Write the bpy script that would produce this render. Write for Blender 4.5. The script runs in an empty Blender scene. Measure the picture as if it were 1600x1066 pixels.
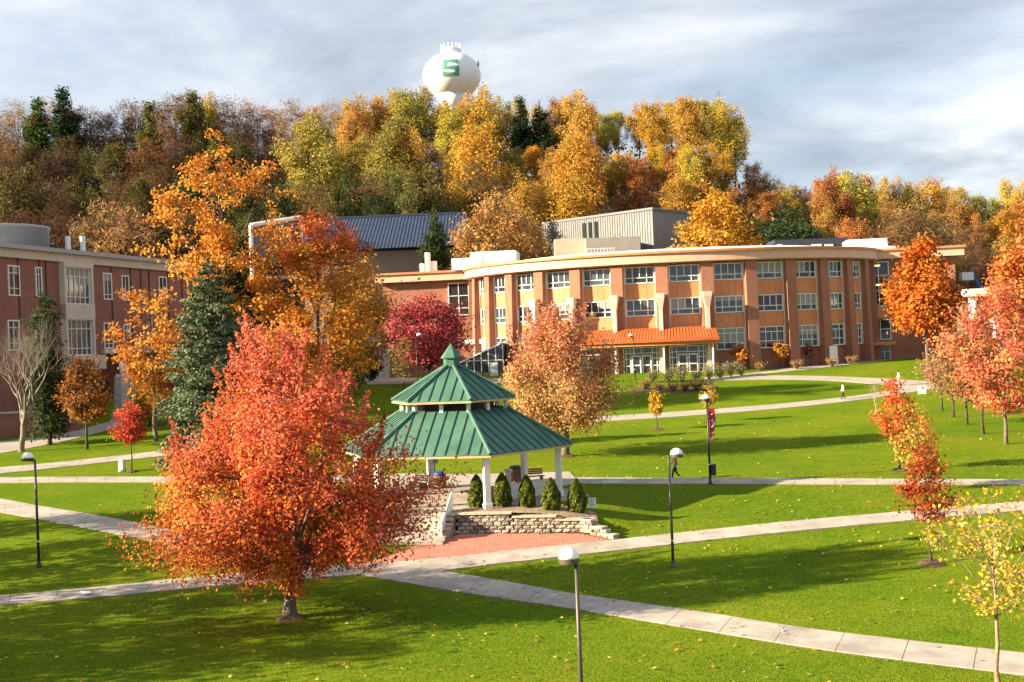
import bpy, math, random
import numpy as np
from mathutils import Vector, Matrix
random.seed(7)
RNG = np.random.default_rng(7)
rad = math.radians
scene = bpy.context.scene
COL = scene.collection

# ------------------------------------------------------------------ camera
F = 1950.0                      # focal length in pixels of a 1600 px wide picture
CZ = 10.0
ROLL = rad(2.29)
PITCH = math.atan(7 / F)
cam_d = bpy.data.cameras.new('camera')
cam_d.sensor_width = 36.0
cam_d.lens = F / 1600 * 36
cam_d.clip_end = 3000
cam = bpy.data.objects.new('camera', cam_d)
COL.objects.link(cam)
cam.matrix_world = Matrix.Translation((0, 0, CZ)) @ Matrix.Rotation(math.pi / 2 + PITCH, 4, 'X') @ Matrix.Rotation(-ROLL, 4, 'Z')
scene.camera = cam

# ------------------------------------------------------------------ sun, sky, exposure
SUN_EL = rad(21.5)
SHADOW_AZ = rad(13.5)             # shadows run to the right (+x) and a little away (+y)
to_sun = Vector((-math.cos(SHADOW_AZ) * math.cos(SUN_EL), -math.sin(SHADOW_AZ) * math.cos(SUN_EL), math.sin(SUN_EL)))
sl = bpy.data.lights.new('sun', 'SUN')
sl.energy = 5.0
sl.angle = rad(0.6)
sl.color = (1.0, 0.82, 0.56)
so = bpy.data.objects.new('sun', sl)
COL.objects.link(so)
so.rotation_euler = to_sun.to_track_quat('Z', 'Y').to_euler()
so.location = (-60, -20, 60)

world = bpy.data.worlds.new('World')
scene.world = world
world.use_nodes = True
nt = world.node_tree
nt.nodes.clear()
N = nt.nodes.new
L = nt.links.new
wout = N('ShaderNodeOutputWorld')
sky = N('ShaderNodeTexSky')
sky.sky_type = 'NISHITA'
sky.sun_disc = False
sky.sun_elevation = SUN_EL
sky.sun_rotation = math.atan2(to_sun.x, to_sun.y)
bg1 = N('ShaderNodeBackground'); bg1.inputs[1].default_value = 0.07
L(sky.outputs[0], bg1.inputs[0])
tc = N('ShaderNodeTexCoord')
sep = N('ShaderNodeSeparateXYZ'); L(tc.outputs['Generated'], sep.inputs[0])
az_ = N('ShaderNodeMath'); az_.operation = 'ABSOLUTE'; L(sep.outputs[2], az_.inputs[0])
zz = N('ShaderNodeMath'); zz.operation = 'ADD'; zz.inputs[1].default_value = 0.16
L(az_.outputs[0], zz.inputs[0])
dvx = N('ShaderNodeMath'); dvx.operation = 'DIVIDE'; L(sep.outputs[0], dvx.inputs[0]); L(zz.outputs[0], dvx.inputs[1])
dvy = N('ShaderNodeMath'); dvy.operation = 'DIVIDE'; L(sep.outputs[1], dvy.inputs[0]); L(zz.outputs[0], dvy.inputs[1])
cmb = N('ShaderNodeCombineXYZ'); L(dvx.outputs[0], cmb.inputs[0]); L(dvy.outputs[0], cmb.inputs[1])
nz = N('ShaderNodeTexNoise'); nz.inputs['Scale'].default_value = 1.15; nz.inputs['Detail'].default_value = 9
nz.inputs['Roughness'].default_value = 0.56; nz.inputs['Distortion'].default_value = 0.35
L(cmb.outputs[0], nz.inputs['Vector'])
rc = N('ShaderNodeValToRGB')
rc.color_ramp.elements[0].position = 0.36; rc.color_ramp.elements[0].color = (0.34, 0.39, 0.48, 1)
rc.color_ramp.elements[1].position = 0.64; rc.color_ramp.elements[1].color = (0.84, 0.86, 0.89, 1)
e = rc.color_ramp.elements.new(0.5); e.color = (0.53, 0.59, 0.68, 1)
L(nz.outputs['Fac'], rc.inputs[0])
bg2 = N('ShaderNodeBackground'); bg2.inputs[1].default_value = 0.32
L(rc.outputs[0], bg2.inputs[0])
nz2 = N('ShaderNodeTexNoise'); nz2.inputs['Scale'].default_value = 0.7; nz2.inputs['Detail'].default_value = 6
L(cmb.outputs[0], nz2.inputs['Vector'])
rf = N('ShaderNodeValToRGB')
rf.color_ramp.elements[0].position = 0.30; rf.color_ramp.elements[0].color = (0.55, 0.55, 0.55, 1)
rf.color_ramp.elements[1].position = 0.5; rf.color_ramp.elements[1].color = (0.97, 0.97, 0.97, 1)
L(nz2.outputs['Fac'], rf.inputs[0])
mxs = N('ShaderNodeMixShader'); L(rf.outputs[0], mxs.inputs[0]); L(bg1.outputs[0], mxs.inputs[1]); L(bg2.outputs[0], mxs.inputs[2])
L(mxs.outputs[0], wout.inputs[0])

scene.view_settings.view_transform = 'Standard'
scene.view_settings.look = 'None'
scene.view_settings.gamma = 1.0
scene.view_settings.use_curve_mapping = False
scene.view_settings.exposure = 1.92
scene.render.engine = 'CYCLES'
scene.cycles.max_bounces = 6
scene.cycles.transparent_max_bounces = 6
scene.cycles.use_denoising = True

# ------------------------------------------------------------------ picture -> place
def ray(x, y):
    u = (x - 800) / F; v = (533 - y) / F
    c, s = math.cos(ROLL), math.sin(ROLL)
    u2 = u * c + v * s; v2 = -u * s + v * c
    cp, sp = math.cos(PITCH), math.sin(PITCH)
    return u2, cp - v2 * sp, sp + v2 * cp
def P(x, y, Y):
    a, b, c = ray(x, y)
    t = Y / b
    return Vector((a * t, Y, CZ + c * t))

# ------------------------------------------------------------------ terrain height
TY = np.array([-200, -60, 0, 30, 50, 62, 75, 95, 115, 135, 150, 178, 195, 230, 280, 340, 420, 700, 2500], float)
TZ = np.array([-1.2, -1.2, -1.0, -0.8, -0.2, 0.85, 1.5, 2.1, 2.8, 4.5, 6.1, 6.4, 7.0, 17, 36, 56, 60, 60, 60], float)
def _tan():
    d = np.diff(TZ) / np.diff(TY)
    m = np.zeros(len(TY)); m[0] = d[0]; m[-1] = d[-1]
    for i in range(1, len(TY) - 1):
        m[i] = 0 if d[i - 1] * d[i] <= 0 else 2 * d[i - 1] * d[i] / (d[i - 1] + d[i])
    return m
TM = _tan()
def prof(y):
    y = np.clip(np.asarray(y, float), TY[0], TY[-1] - 1e-6)
    i = np.clip(np.searchsorted(TY, y, side='right') - 1, 0, len(TY) - 2)
    h = TY[i + 1] - TY[i]; t = (y - TY[i]) / h
    return ((2*t**3 - 3*t**2 + 1) * TZ[i] + (t**3 - 2*t**2 + t) * h * TM[i] + (-2*t**3 + 3*t**2) * TZ[i+1] + (t**3 - t**2) * h * TM[i+1])
def sstep(a, b, x):
    t = np.clip((np.asarray(x, float) - a) / (b - a), 0, 1)
    return t * t * (3 - 2 * t)
GZ = P(714, 778, 69.0); GX, GY = GZ.x, 69.0
FLOOR = 1.75
WA = P(712, 833, 61.9); WB = P(910, 830, 60.9)          # foot of the retaining wall
def wall_y(x):
    return WA.y + (x - WA.x) / (WB.x - WA.x) * (WB.y - WA.y)
def ground(x, y, back=0.26):
    x = np.asarray(x, float); y = np.asarray(y, float)
    z = prof(y)
    hill = np.maximum(z - 7.0, 0)
    fac = 1 - 0.52 * sstep(44, 84, x) 
    z = z - hill * (1 - fac)
    z = z + 0.10 * np.sin(x * 0.11 + 1.3) * np.sin(y * 0.09) * sstep(30, 60, y)
    # raised ground under the gazebo
    d = np.hypot(x - GX, y - GY)
    m = 1 - sstep(7.9, 12.5, d)
    front = (y < wall_y(x) + back) & (x > WA.x - 5.4)
    m = np.where(front, 0, m)
    return z + (FLOOR - 0.07 - z) * m
def G(x, y):
    a, b, c = ray(x, y)
    lo = 5.0; t = 20.0
    while t < 900:
        px, py, pz = a * t, b * t, CZ + c * t
        if pz < float(ground(px, py)): break
        lo = t; t += 1.0
    hi = t
    for _ in range(24):
        mid = (lo + hi) / 2
        if CZ + c * mid < float(ground(a * mid, b * mid)): hi = mid
        else: lo = mid
    return Vector((a * hi, b * hi, float(ground(a * hi, b * hi))))

# ------------------------------------------------------------------ materials
MATS = {}
def mat(name, col, rough=0.7, var=0.0, scale=4.0, bump=0.0, metal=0.0, col2=None, spec=0.3, detail=6.0, bscale=None, coord='Object'):
    if name in MATS: return MATS[name]
    m = bpy.data.materials.new(name); m.use_nodes = True
    t = m.node_tree; b = t.nodes['Principled BSDF']
    b.inputs['Roughness'].default_value = rough
    b.inputs['Metallic'].default_value = metal
    b.inputs['Specular IOR Level'].default_value = spec
    c1 = (*col, 1)
    if var > 0 or col2 is not None:
        if col2 is None:
            c1 = (*[max(0, c * (1 - var)) for c in col], 1)
            c2 = (*[min(1, c * (1 + var)) for c in col], 1)
        else: c2 = (*col2, 1)
        tcn = t.nodes.new('ShaderNodeTexCoord')
        nn = t.nodes.new('ShaderNodeTexNoise'); nn.inputs['Scale'].default_value = scale; nn.inputs['Detail'].default_value = detail
        nn.inputs['Roughness'].default_value = 0.65
        t.links.new(tcn.outputs[coord], nn.inputs['Vector'])
        r = t.nodes.new('ShaderNodeValToRGB')
        r.color_ramp.elements[0].position = 0.32; r.color_ramp.elements[0].color = c1
        r.color_ramp.elements[1].position = 0.68; r.color_ramp.elements[1].color = c2
        t.links.new(nn.outputs['Fac'], r.inputs[0]); t.links.new(r.outputs[0], b.inputs['Base Color'])
    else:
        b.inputs['Base Color'].default_value = c1
    if bump > 0:
        tcn = t.nodes.new('ShaderNodeTexCoord')
        n2 = t.nodes.new('ShaderNodeTexNoise'); n2.inputs['Scale'].default_value = bscale or scale * 4; n2.inputs['Detail'].default_value = 5
        t.links.new(tcn.outputs[coord], n2.inputs['Vector'])
        bp = t.nodes.new('ShaderNodeBump'); bp.inputs['Strength'].default_value = bump; bp.inputs['Distance'].default_value = 0.05
        t.links.new(n2.outputs['Fac'], bp.inputs['Height']); t.links.new(bp.outputs[0], b.inputs['Normal'])
    MATS[name] = m
    return m

def brick_mat(name, c1, c2, mortar, bw, bh):
    m = bpy.data.materials.new(name); m.use_nodes = True
    t = m.node_tree; b = t.nodes['Principled BSDF']; b.inputs['Roughness'].default_value = 0.85; b.inputs['Specular IOR Level'].default_value = 0.2
    tcn = t.nodes.new('ShaderNodeTexCoord')
    sp = t.nodes.new('ShaderNodeSeparateXYZ'); t.links.new(tcn.outputs['Object'], sp.inputs[0])
    ad = t.nodes.new('ShaderNodeMath'); ad.operation = 'ADD'; t.links.new(sp.outputs[0], ad.inputs[0]); t.links.new(sp.outputs[1], ad.inputs[1])
    cb = t.nodes.new('ShaderNodeCombineXYZ'); t.links.new(ad.outputs[0], cb.inputs[0]); t.links.new(sp.outputs[2], cb.inputs[1])
    br = t.nodes.new('ShaderNodeTexBrick')
    br.inputs['Scale'].default_value = 1.0; br.inputs['Brick Width'].default_value = bw; br.inputs['Row Height'].default_value = bh
    br.inputs['Mortar Size'].default_value = 0.012
    br.inputs['Color1'].default_value = (*c1, 1); br.inputs['Color2'].default_value = (*c2, 1); br.inputs['Mortar'].default_value = (*mortar, 1)
    t.links.new(cb.outputs[0], br.inputs['Vector'])
    nn = t.nodes.new('ShaderNodeTexNoise'); nn.inputs['Scale'].default_value = 0.5; nn.inputs['Detail'].default_value = 6
    t.links.new(tcn.outputs['Object'], nn.inputs['Vector'])
    hs = t.nodes.new('ShaderNodeHueSaturation')
    mr = t.nodes.new('ShaderNodeMapRange'); mr.inputs[3].default_value = 0.75; mr.inputs[4].default_value = 1.25
    t.links.new(nn.outputs['Fac'], mr.inputs[0]); t.links.new(mr.outputs[0], hs.inputs['Value'])
    t.links.new(br.outputs['Color'], hs.inputs['Color']); t.links.new(hs.outputs[0], b.inputs['Base Color'])
    MATS[name] = m
    return m

M_brick = brick_mat('brick', (0.35, 0.125, 0.075), (0.26, 0.088, 0.052), (0.34, 0.24, 0.17), 0.3, 0.1)
M_brick2 = brick_mat('brick_left', (0.30, 0.10, 0.075), (0.23, 0.075, 0.055), (0.28, 0.2, 0.17), 0.3, 0.1)
M_conc = mat('concrete', (0.33, 0.30, 0.265), 0.85, 0.3, 0.6, 0.25, coord='Object', bscale=18)
M_conc2 = mat('concrete_far', (0.32, 0.295, 0.26), 0.85, 0.14, 0.5)
M_dirt = mat('mulch', (0.10, 0.06, 0.035), 0.95, 0.5, 6, 0.8)
M_tan_mulch = mat('tan_mulch', (0.26, 0.19, 0.13), 0.95, 0.45, 5, 0.8)
M_block = mat('wall_block', (0.40, 0.365, 0.31), 0.95, 0.25, 5, 0.9, bscale=14)
M_cap = mat('wall_cap', (0.44, 0.38, 0.29), 0.9, 0.15, 3, 0.3)
M_paver = mat('plaza_paver', (0.48, 0.17, 0.125), 0.85, 0.22, 0.8, 0.3, bscale=20)
M_white = mat('white_paint', (0.80, 0.80, 0.78), 0.45, 0.05, 3)
M_whiteroof = mat('white_membrane', (0.82, 0.82, 0.80), 0.6, 0.05, 1)
M_green = mat('green_metal', (0.066, 0.150, 0.113), 0.6, 0.24, 0.7, spec=0.2)
M_greenseam = mat('green_seam', (0.03, 0.085, 0.07), 0.65, spec=0.15)
M_wood = mat('pine_fascia', (0.55, 0.36, 0.18), 0.7, 0.2, 5)
M_dark = mat('dark_metal', (0.02, 0.02, 0.02), 0.45, spec=0.5)
M_bronze = mat('bronze_pole', (0.075, 0.062, 0.05), 0.45, 0.15, 3, spec=0.5)
M_grey = mat('grey_metal', (0.30, 0.30, 0.30), 0.5)
M_globe = mat('lamp_dome', (0.86, 0.86, 0.86), 0.25, spec=0.5)
M_glass = mat('glass', (0.022, 0.026, 0.03), 0.06, spec=0.8)
M_glass2 = mat('glass_bluish', (0.05, 0.07, 0.085), 0.1, 0.6, 0.6, spec=0.8)
M_frame = mat('window_frame', (0.72, 0.74, 0.74), 0.5)
M_panel = mat('copper_panel', (0.58, 0.24, 0.115), 0.55, 0.12, 0.7)
M_fascia = mat('peach_fascia', (0.64, 0.40, 0.285), 0.6, 0.07, 0.6)
M_coping = mat('copper_coping', (0.52, 0.215, 0.085), 0.5, 0.1, 1)
M_pilaster = mat('pale_pilaster', (0.66, 0.50, 0.40), 0.6, 0.06, 1)
M_canopy = mat('copper_canopy', (0.42, 0.10, 0.028), 0.42, 0.15, 2, spec=0.5)
M_cream = mat('cream_band', (0.56, 0.50, 0.42), 0.7, 0.08, 1)
M_stone = mat('pale_stone', (0.42, 0.41, 0.38), 0.9, 0.25, 2, 0.5)
M_zinc = mat('zinc_cladding', (0.185, 0.19, 0.20), 0.5, 0.1, 0.5, metal=0.2)
M_tan = mat('tan_wall', (0.55, 0.47, 0.36), 0.8, 0.1, 0.6)
M_blue = mat('blue_roof', (0.04, 0.058, 0.105), 0.65, 0.15, 0.6, spec=0.15)
M_navy = mat('navy_wall', (0.045, 0.055, 0.085), 0.6, 0.15, 1)
M_slat = mat('bin_slats', (0.24, 0.15, 0.085), 0.8, 0.25, 6)
M_binblue = mat('bin_lid', (0.02, 0.05, 0.22), 0.45)
M_tank = mat('tank_white', (0.80, 0.82, 0.82), 0.4, 0.04, 0.3)
M_sgreen = mat('letter_green', (0.10, 0.30, 0.23), 0.5)
M_paper = mat('paper', (0.8, 0.82, 0.84), 0.7)

def bark(name, c, c2):
    return mat(name, c, 0.95, 0, 3.0, 0.8, col2=c2, bscale=12)
M_bark = bark('bark_grey', (0.07, 0.055, 0.042), (0.20, 0.165, 0.13))
M_barkd = bark('bark_dark', (0.035, 0.027, 0.022), (0.10, 0.075, 0.06))
M_barkp = bark('bark_pale', (0.24, 0.20, 0.16), (0.46, 0.40, 0.33))

def leaf_material(name, transl=0.3):
    m = bpy.data.materials.new(name); m.use_nodes = True
    t = m.node_tree; t.nodes.clear()
    o = t.nodes.new('ShaderNodeOutputMaterial')
    at = t.nodes.new('ShaderNodeAttribute'); at.attribute_name = 'Col'
    oi = t.nodes.new('ShaderNodeObjectInfo')
    mx = t.nodes.new('ShaderNodeMix'); mx.data_type = 'RGBA'; mx.blend_type = 'MULTIPLY'; mx.inputs['Factor'].default_value = 1
    t.links.new(at.outputs['Color'], mx.inputs['A']); t.links.new(oi.outputs['Color'], mx.inputs['B'])
    d = t.nodes.new('ShaderNodeBsdfPrincipled'); d.inputs['Roughness'].default_value = 0.6; d.inputs['Specular IOR Level'].default_value = 0.12
    tr = t.nodes.new('ShaderNodeBsdfTranslucent')
    t.links.new(mx.outputs['Result'], d.inputs['Base Color']); t.links.new(mx.outputs['Result'], tr.inputs['Color'])
    ms = t.nodes.new('ShaderNodeMixShader'); ms.inputs[0].default_value = transl
    t.links.new(d.outputs[0], ms.inputs[1]); t.links.new(tr.outputs[0], ms.inputs[2]); t.links.new(ms.outputs[0], o.inputs[0])
    return m
M_leaf = leaf_material('leaf', 0.38)
M_needle = leaf_material('needle', 0.12)

# ------------------------------------------------------------------ mesh helpers
def link(o, parent=None):
    COL.objects.link(o)
    if parent is not None: o.parent = parent
    return o
class MB:
    def __init__(s): s.v = []; s.f = []
    def add(s, vs, fs):
        n = len(s.v); s.v += [tuple(q) for q in vs]; s.f += [tuple(i + n for i in f) for f in fs]; return s
    def box(s, x0, x1, y0, y1, z0, z1, M=None):
        vs = [(x0,y0,z0),(x1,y0,z0),(x1,y1,z0),(x0,y1,z0),(x0,y0,z1),(x1,y0,z1),(x1,y1,z1),(x0,y1,z1)]
        if M is not None: vs = [M @ Vector(q) for q in vs]
        return s.add(vs, [(3,2,1,0),(4,5,6,7),(0,1,5,4),(1,2,6,5),(2,3,7,6),(3,0,4,7)])
    def tube(s, pts, rs, n=8, cap=True):
        pts = [Vector(p) for p in pts]; vs = []; fs = []
        k = len(pts); prev = None
        for i, p in enumerate(pts):
            d = (pts[min(i+1, k-1)] - pts[max(i-1, 0)])
            d = d.normalized() if d.length > 1e-9 else Vector((0,0,1))
            a = d.orthogonal().normalized() if prev is None else (prev - d * prev.dot(d))
            if a.length < 1e-6: a = d.orthogonal()
            a.normalize(); prev = a
            b = d.cross(a); r = rs[i] if isinstance(rs, (list, tuple)) else rs
            for j in range(n):
                t = 2 * math.pi * j / n
                vs.append(p + a * (math.cos(t) * r) + b * (math.sin(t) * r))
        for i in range(k - 1):
            for j in range(n):
                fs.append((i*n+j, i*n+(j+1) % n, (i+1)*n+(j+1) % n, (i+1)*n+j))
        if cap: fs.append(tuple(reversed(range(n)))); fs.append(tuple((k-1)*n+j for j in range(n)))
        return s.add(vs, fs)
    def lathe(s, prof_, n=24, c=(0,0,0)):
        vs = []; fs = []
        for r, z in prof_:
            for j in range(n):
                t = 2*math.pi*j/n; vs.append((c[0]+r*math.cos(t), c[1]+r*math.sin(t), c[2]+z))
        k = len(prof_)
        for i in range(k-1):
            for j in range(n): fs.append((i*n+j, i*n+(j+1)%n, (i+1)*n+(j+1)%n, (i+1)*n+j))
        fs.append(tuple(reversed(range(n)))); fs.append(tuple((k-1)*n+j for j in range(n)))
        return s.add(vs, fs)
    def mesh(s, name, m, smooth=False):
        me = bpy.data.meshes.new(name); me.from_pydata(s.v, [], s.f)
        if m is not None: me.materials.append(m)
        if smooth: me.polygons.foreach_set('use_smooth', [True]*len(me.polygons))
        me.update(); return me
    def build(s, name, m, parent=None, smooth=False):
        return link(bpy.data.objects.new(name, s.mesh(name, m, smooth)), parent)
def tag(o, label, cat, group=None):
    o['label'] = label; o['category'] = cat
    if group: o['group'] = group
    return o
def thing(name, label, cat, loc=(0,0,0), rz=0.0, group=None):
    o = bpy.data.objects.new(name, None); o.empty_display_size = 0.3
    o.location = loc; o.rotation_euler = (0, 0, rz); link(o)
    return tag(o, label, cat, group)
def inst(name, me, parent=None, loc=(0,0,0), rz=0.0, scale=None):
    o = bpy.data.objects.new(name, me); o.location = loc; o.rotation_euler = (0,0,rz)
    if scale: o.scale = scale
    return link(o, parent)
def struct(o): o['kind'] = 'structure'; return o
def stuff(o): o['kind'] = 'stuff'; return o

# ------------------------------------------------------------------ ground sheet
def lines(segs):
    out = [segs[0][0]]
    for a, b, st in segs:
        n = max(1, int(round((b - a) / st))); out += [a + (b - a) * (i + 1) / n for i in range(n)]
    return np.array(out)
gx = lines([(-1500,-300,150),(-300,-80,12),(-80,-30,1.5),(-30,30,0.5),(30,80,1.5),(80,300,10),(300,1500,150)])
gy = lines([(-200,20,20),(20,36,2),(36,80,0.5),(80,180,1.5),(180,360,5),(360,800,40),(800,2400,200)])
XX, YY = np.meshgrid(gx, gy)
ZZ = ground(XX, YY, 0.85)
nx, ny = len(gx), len(gy)
me = bpy.data.meshes.new('lawn')
verts = np.stack([XX, YY, ZZ], -1).reshape(-1, 3)
ii = (np.arange(ny-1)[:, None] * nx + np.arange(nx-1)[None, :]).reshape(-1)
faces = np.stack([ii, ii+1, ii+nx+1, ii+nx], -1)
me.from_pydata(verts.tolist(), [], faces.tolist())
me.polygons.foreach_set('use_smooth', [True]*len(me.polygons))
def grass_mat():
    m = bpy.data.materials.new('grass'); m.use_nodes = True
    t = m.node_tree; b = t.nodes['Principled BSDF']; b.inputs['Roughness'].default_value = 1.0; b.inputs['Specular IOR Level'].default_value = 0.02
    tcn = t.nodes.new('ShaderNodeTexCoord')
    def noise(sc, det=4, ro=0.6):
        n = t.nodes.new('ShaderNodeTexNoise'); n.inputs['Scale'].default_value = sc; n.inputs['Detail'].default_value = det; n.inputs['Roughness'].default_value = ro
        t.links.new(tcn.outputs['Object'], n.inputs['Vector']); return n
    def ramp(n, p0, c0, p1, c1):
        r = t.nodes.new('ShaderNodeValToRGB'); r.color_ramp.elements[0].position = p0; r.color_ramp.elements[0].color = (*c0, 1)
        r.color_ramp.elements[1].position = p1; r.color_ramp.elements[1].color = (*c1, 1); t.links.new(n.outputs['Fac'], r.inputs[0]); return r
    def mix(fac, a, b_, mode='MIX'):
        x = t.nodes.new('ShaderNodeMix'); x.data_type = 'RGBA'; x.blend_type = mode
        if isinstance(fac, float): x.inputs['Factor'].default_value = fac
        else: t.links.new(fac, x.inputs['Factor'])
        t.links.new(a, x.inputs['A']); t.links.new(b_, x.inputs['B']); return x.outputs['Result']
    big = ramp(noise(0.12, 4), 0.38, (0.070, 0.150, 0.006), 0.62, (0.160, 0.196, 0.012))
    mid = ramp(noise(1.3, 6, 0.7), 0.30, (0.055, 0.125, 0.005), 0.72, (0.172, 0.200, 0.016))
    c = mix(0.5, big.outputs[0], mid.outputs[0])
    fine = ramp(noise(9, 5, 0.75), 0.32, (0.45, 0.5, 0.45), 0.66, (1.45, 1.4, 1.35))
    c = mix(0.85, c, fine.outputs[0], 'MULTIPLY')
    # woodland floor on the hill: leaf litter instead of lawn
    sp = t.nodes.new('ShaderNodeSeparateXYZ'); t.links.new(tcn.outputs['Object'], sp.inputs[0])
    mr = t.nodes.new('ShaderNodeMapRange'); mr.inputs[1].default_value = 192; mr.inputs[2].default_value = 206; t.links.new(sp.outputs[1], mr.inputs[0])
    litter = ramp(noise(0.8, 6), 0.3, (0.09, 0.06, 0.03), 0.7, (0.20, 0.12, 0.05))
    c = mix(mr.outputs[0], c, litter.outputs[0])
    t.links.new(c, b.inputs['Base Color'])
    bp = t.nodes.new('ShaderNodeBump'); bp.inputs['Strength'].default_value = 0.9; bp.inputs['Distance'].default_value = 0.06
    t.links.new(noise(14, 4, 0.7).outputs['Fac'], bp.inputs['Height']); t.links.new(bp.outputs[0], b.inputs['Normal'])
    return m
me.materials.append(grass_mat())
lawn = struct(link(bpy.data.objects.new('lawn', me)))

# ------------------------------------------------------------------ paths
def resample(pts, n):
    pts = [Vector(p) for p in pts]; d = [0]
    for a, b in zip(pts, pts[1:]): d.append(d[-1] + (b - a).length)
    out = []
    for i in range(n):
        s = d[-1] * i / (n - 1); k = 0
        while k < len(d) - 2 and d[k+1] < s: k += 1
        out.append(pts[k].lerp(pts[k+1], (s - d[k]) / max(1e-9, d[k+1] - d[k])))
    return out
def smooth_px(px):
    # Catmull-Rom through the picked points
    out = []
    for i in range(len(px) - 1):
        p0 = px[max(0, i-1)]; p1 = px[i]; p2 = px[i+1]; p3 = px[min(len(px)-1, i+2)]
        for k in range(6):
            t = k / 6
            out.append(tuple(0.5 * ((2*p1[c]) + (-p0[c]+p2[c])*t + (2*p0[c]-5*p1[c]+4*p2[c]-p3[c])*t*t + (-p0[c]+3*p1[c]-3*p2[c]+p3[c])*t**3) for c in (0, 1)))
    out.append(px[-1]); return out
def gz(x, y, up): return (x, y, float(ground(x, y)) + up)
def path(name, upper, lower, slab=None, up=0.035, m=None):
    """A walk between two picked edges; with slab given it is cast slab by slab, joints open between them."""
    U = [G(*p) for p in smooth_px(upper)]; Lw = [G(*p) for p in smooth_px(lower)]
    ln = sum((b - a).length for a, b in zip(U, U[1:]))
    n = max(4, int(ln / (slab or 2.0)))
    sub = 4 if slab else 1
    U = resample(U, n * sub + 1); Lw = resample(Lw, n * sub + 1)
    def strip(i0, i1, inset):
        rows = []; K = 4
        for i in range(i0, i1 + 1):
            a, b = U[i].copy(), Lw[i].copy()
            if inset and i in (i0, i1):
                j = i + 1 if i == i0 else i - 1
                a = a.lerp(U[j], inset / max(0.05, (U[j]-a).length)); b = b.lerp(Lw[j], inset / max(0.05, (Lw[j]-b).length))
            rows.append([a.lerp(b, k / K) for k in range(K + 1)])
        return rows, K
    def solid(rows, K, top, bot):
        mb = MB(); R = len(rows); vs = []
        for r in rows: vs += [gz(p.x, p.y, top) for p in r]
        fs = [(i*(K+1)+k, (i+1)*(K+1)+k, (i+1)*(K+1)+k+1, i*(K+1)+k+1) for i in range(R-1) for k in range(K)]
        rim = [(0, k) for k in range(K+1)] + [(i, K) for i in range(1, R)] + [(R-1, k) for k in range(K-1, -1, -1)] + [(i, 0) for i in range(R-2, 0, -1)]
        base = len(vs)
        for i, k in rim: p = rows[i][k]; vs.append(gz(p.x, p.y, bot))
        for q in range(len(rim)):
            a = rim[q]; b = rim[(q+1) % len(rim)]; ia = a[0]*(K+1)+a[1]; ib = b[0]*(K+1)+b[1]
            fs.append((ia, ib, base+(q+1) % len(rim), base+q))
        return mb.add(vs, fs)
    rows, K = strip(0, n * sub, 0)
    if slab:
        for r in rows:
            w_ = (r[0] - r[-1]); w_.z = 0; w_.normalize(); j_ = random.uniform(.03, .13); r[0] = r[0] + w_*j_; r[-1] = r[-1] - w_*random.uniform(.03, .13)
    if not slab:
        return struct(solid(rows, K, up, up - 0.3).build(name, m or M_conc2))
    root = struct(solid(rows, K, up - 0.03, up - 0.3).build(name, MATS.get('joint') or mat('joint', (0.15, 0.105, 0.06), 0.95, .3, 3)))
    for i in range(n):
        rows, K = strip(i*sub, (i+1)*sub, 0.012)
        if min(r[0].y for r in rows) > 120: continue
        solid(rows, K, up + random.uniform(-.004, .004), up - 0.1).build('slab', m or M_conc, root)
    return root
path('path', [(-60,938),(0,932),(150,918),(300,903),(450,889),(590,880)], [(-60,951),(0,946),(150,934),(300,920),(450,907),(562,898)], 1.9, 0.036)
path('path', [(592,881),(690,893),(800,911),(900,929),(1100,958),(1300,988),(1640,1026)], [(564,898.5),(700,923),(800,938),(900,953),(1100,986),(1300,1018),(1640,1061)], 2.1, 0.040)
path('path', [(600,880.5),(700,872),(800,861),(965,844),(1200,819),(1400,801),(1640,781)], [(690,892.5),(760,884),(850,874),(1000,857),(1200,835),(1400,816),(1640,795)], 2.0, 0.044)
path('path', [(-60,770),(0,780),(60,791),(150,806),(240,823),(330,843),(450,875)], [(-60,791),(0,801),(60,812),(130,825),(240,847),(330,870),(420,894)], 2.1, 0.048)
path('path', [(-60,748),(0,746.5),(150,745.5),(270,745),(450,744),(620,744)], [(-60,756),(0,755),(150,754),(270,754),(450,753),(620,753)], 2.2, 0.036)
path('path', [(880,746.5),(1000,747.5),(1200,748),(1400,749),(1640,750)], [(880,756),(1000,756.5),(1200,757),(1400,757.5),(1640,758)], 2.2, 0.036)
path('path', [(-60,737),(0,731),(100,722),(255,704.5),(330,696)], [(-60,748),(0,741),(130,727),(260,712.5),(330,705)], 2.2, 0.040)
path('path', [(790,660),(900,653),(1000,647.5),(1200,633),(1350,617),(1460,596)], [(790,668),(900,660.5),(1000,655.5),(1200,640.5),(1350,624.5),(1470,606)], None, 0.036)
path('path', [(1100,590),(1180,587.5),(1280,588),(1400,593),(1500,600)], [(1100,597),(1180,593.5),(1280,594.5),(1350,599),(1420,606)], None, 0.044)
path('path', [(1130,589),(1200,580),(1300,568),(1435,552)], [(1150,590),(1210,583),(1310,572),(1445,556)], None, 0.036)
path('path', [(540,592),(640,591),(760,592),(830,592)], [(540,602),(640,600),(760,599),(830,597)], None, 0.036)
path('path', [(540,576),(620,574),(700,577)], [(540,580),(620,579),(720,585)], None, 0.040)
path('path', [(-60,693),(0,690),(100,677),(200,651),(290,622)], [(-60,718),(0,709),(100,690),(200,663),(290,632)], None, 0.040)
# paving round the back of the gazebo
path('path', [(620,741),(700,742),(800,741),(890,738)], [(590,772),(700,775),(800,770),(910,756)], None, 0.052)

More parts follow.
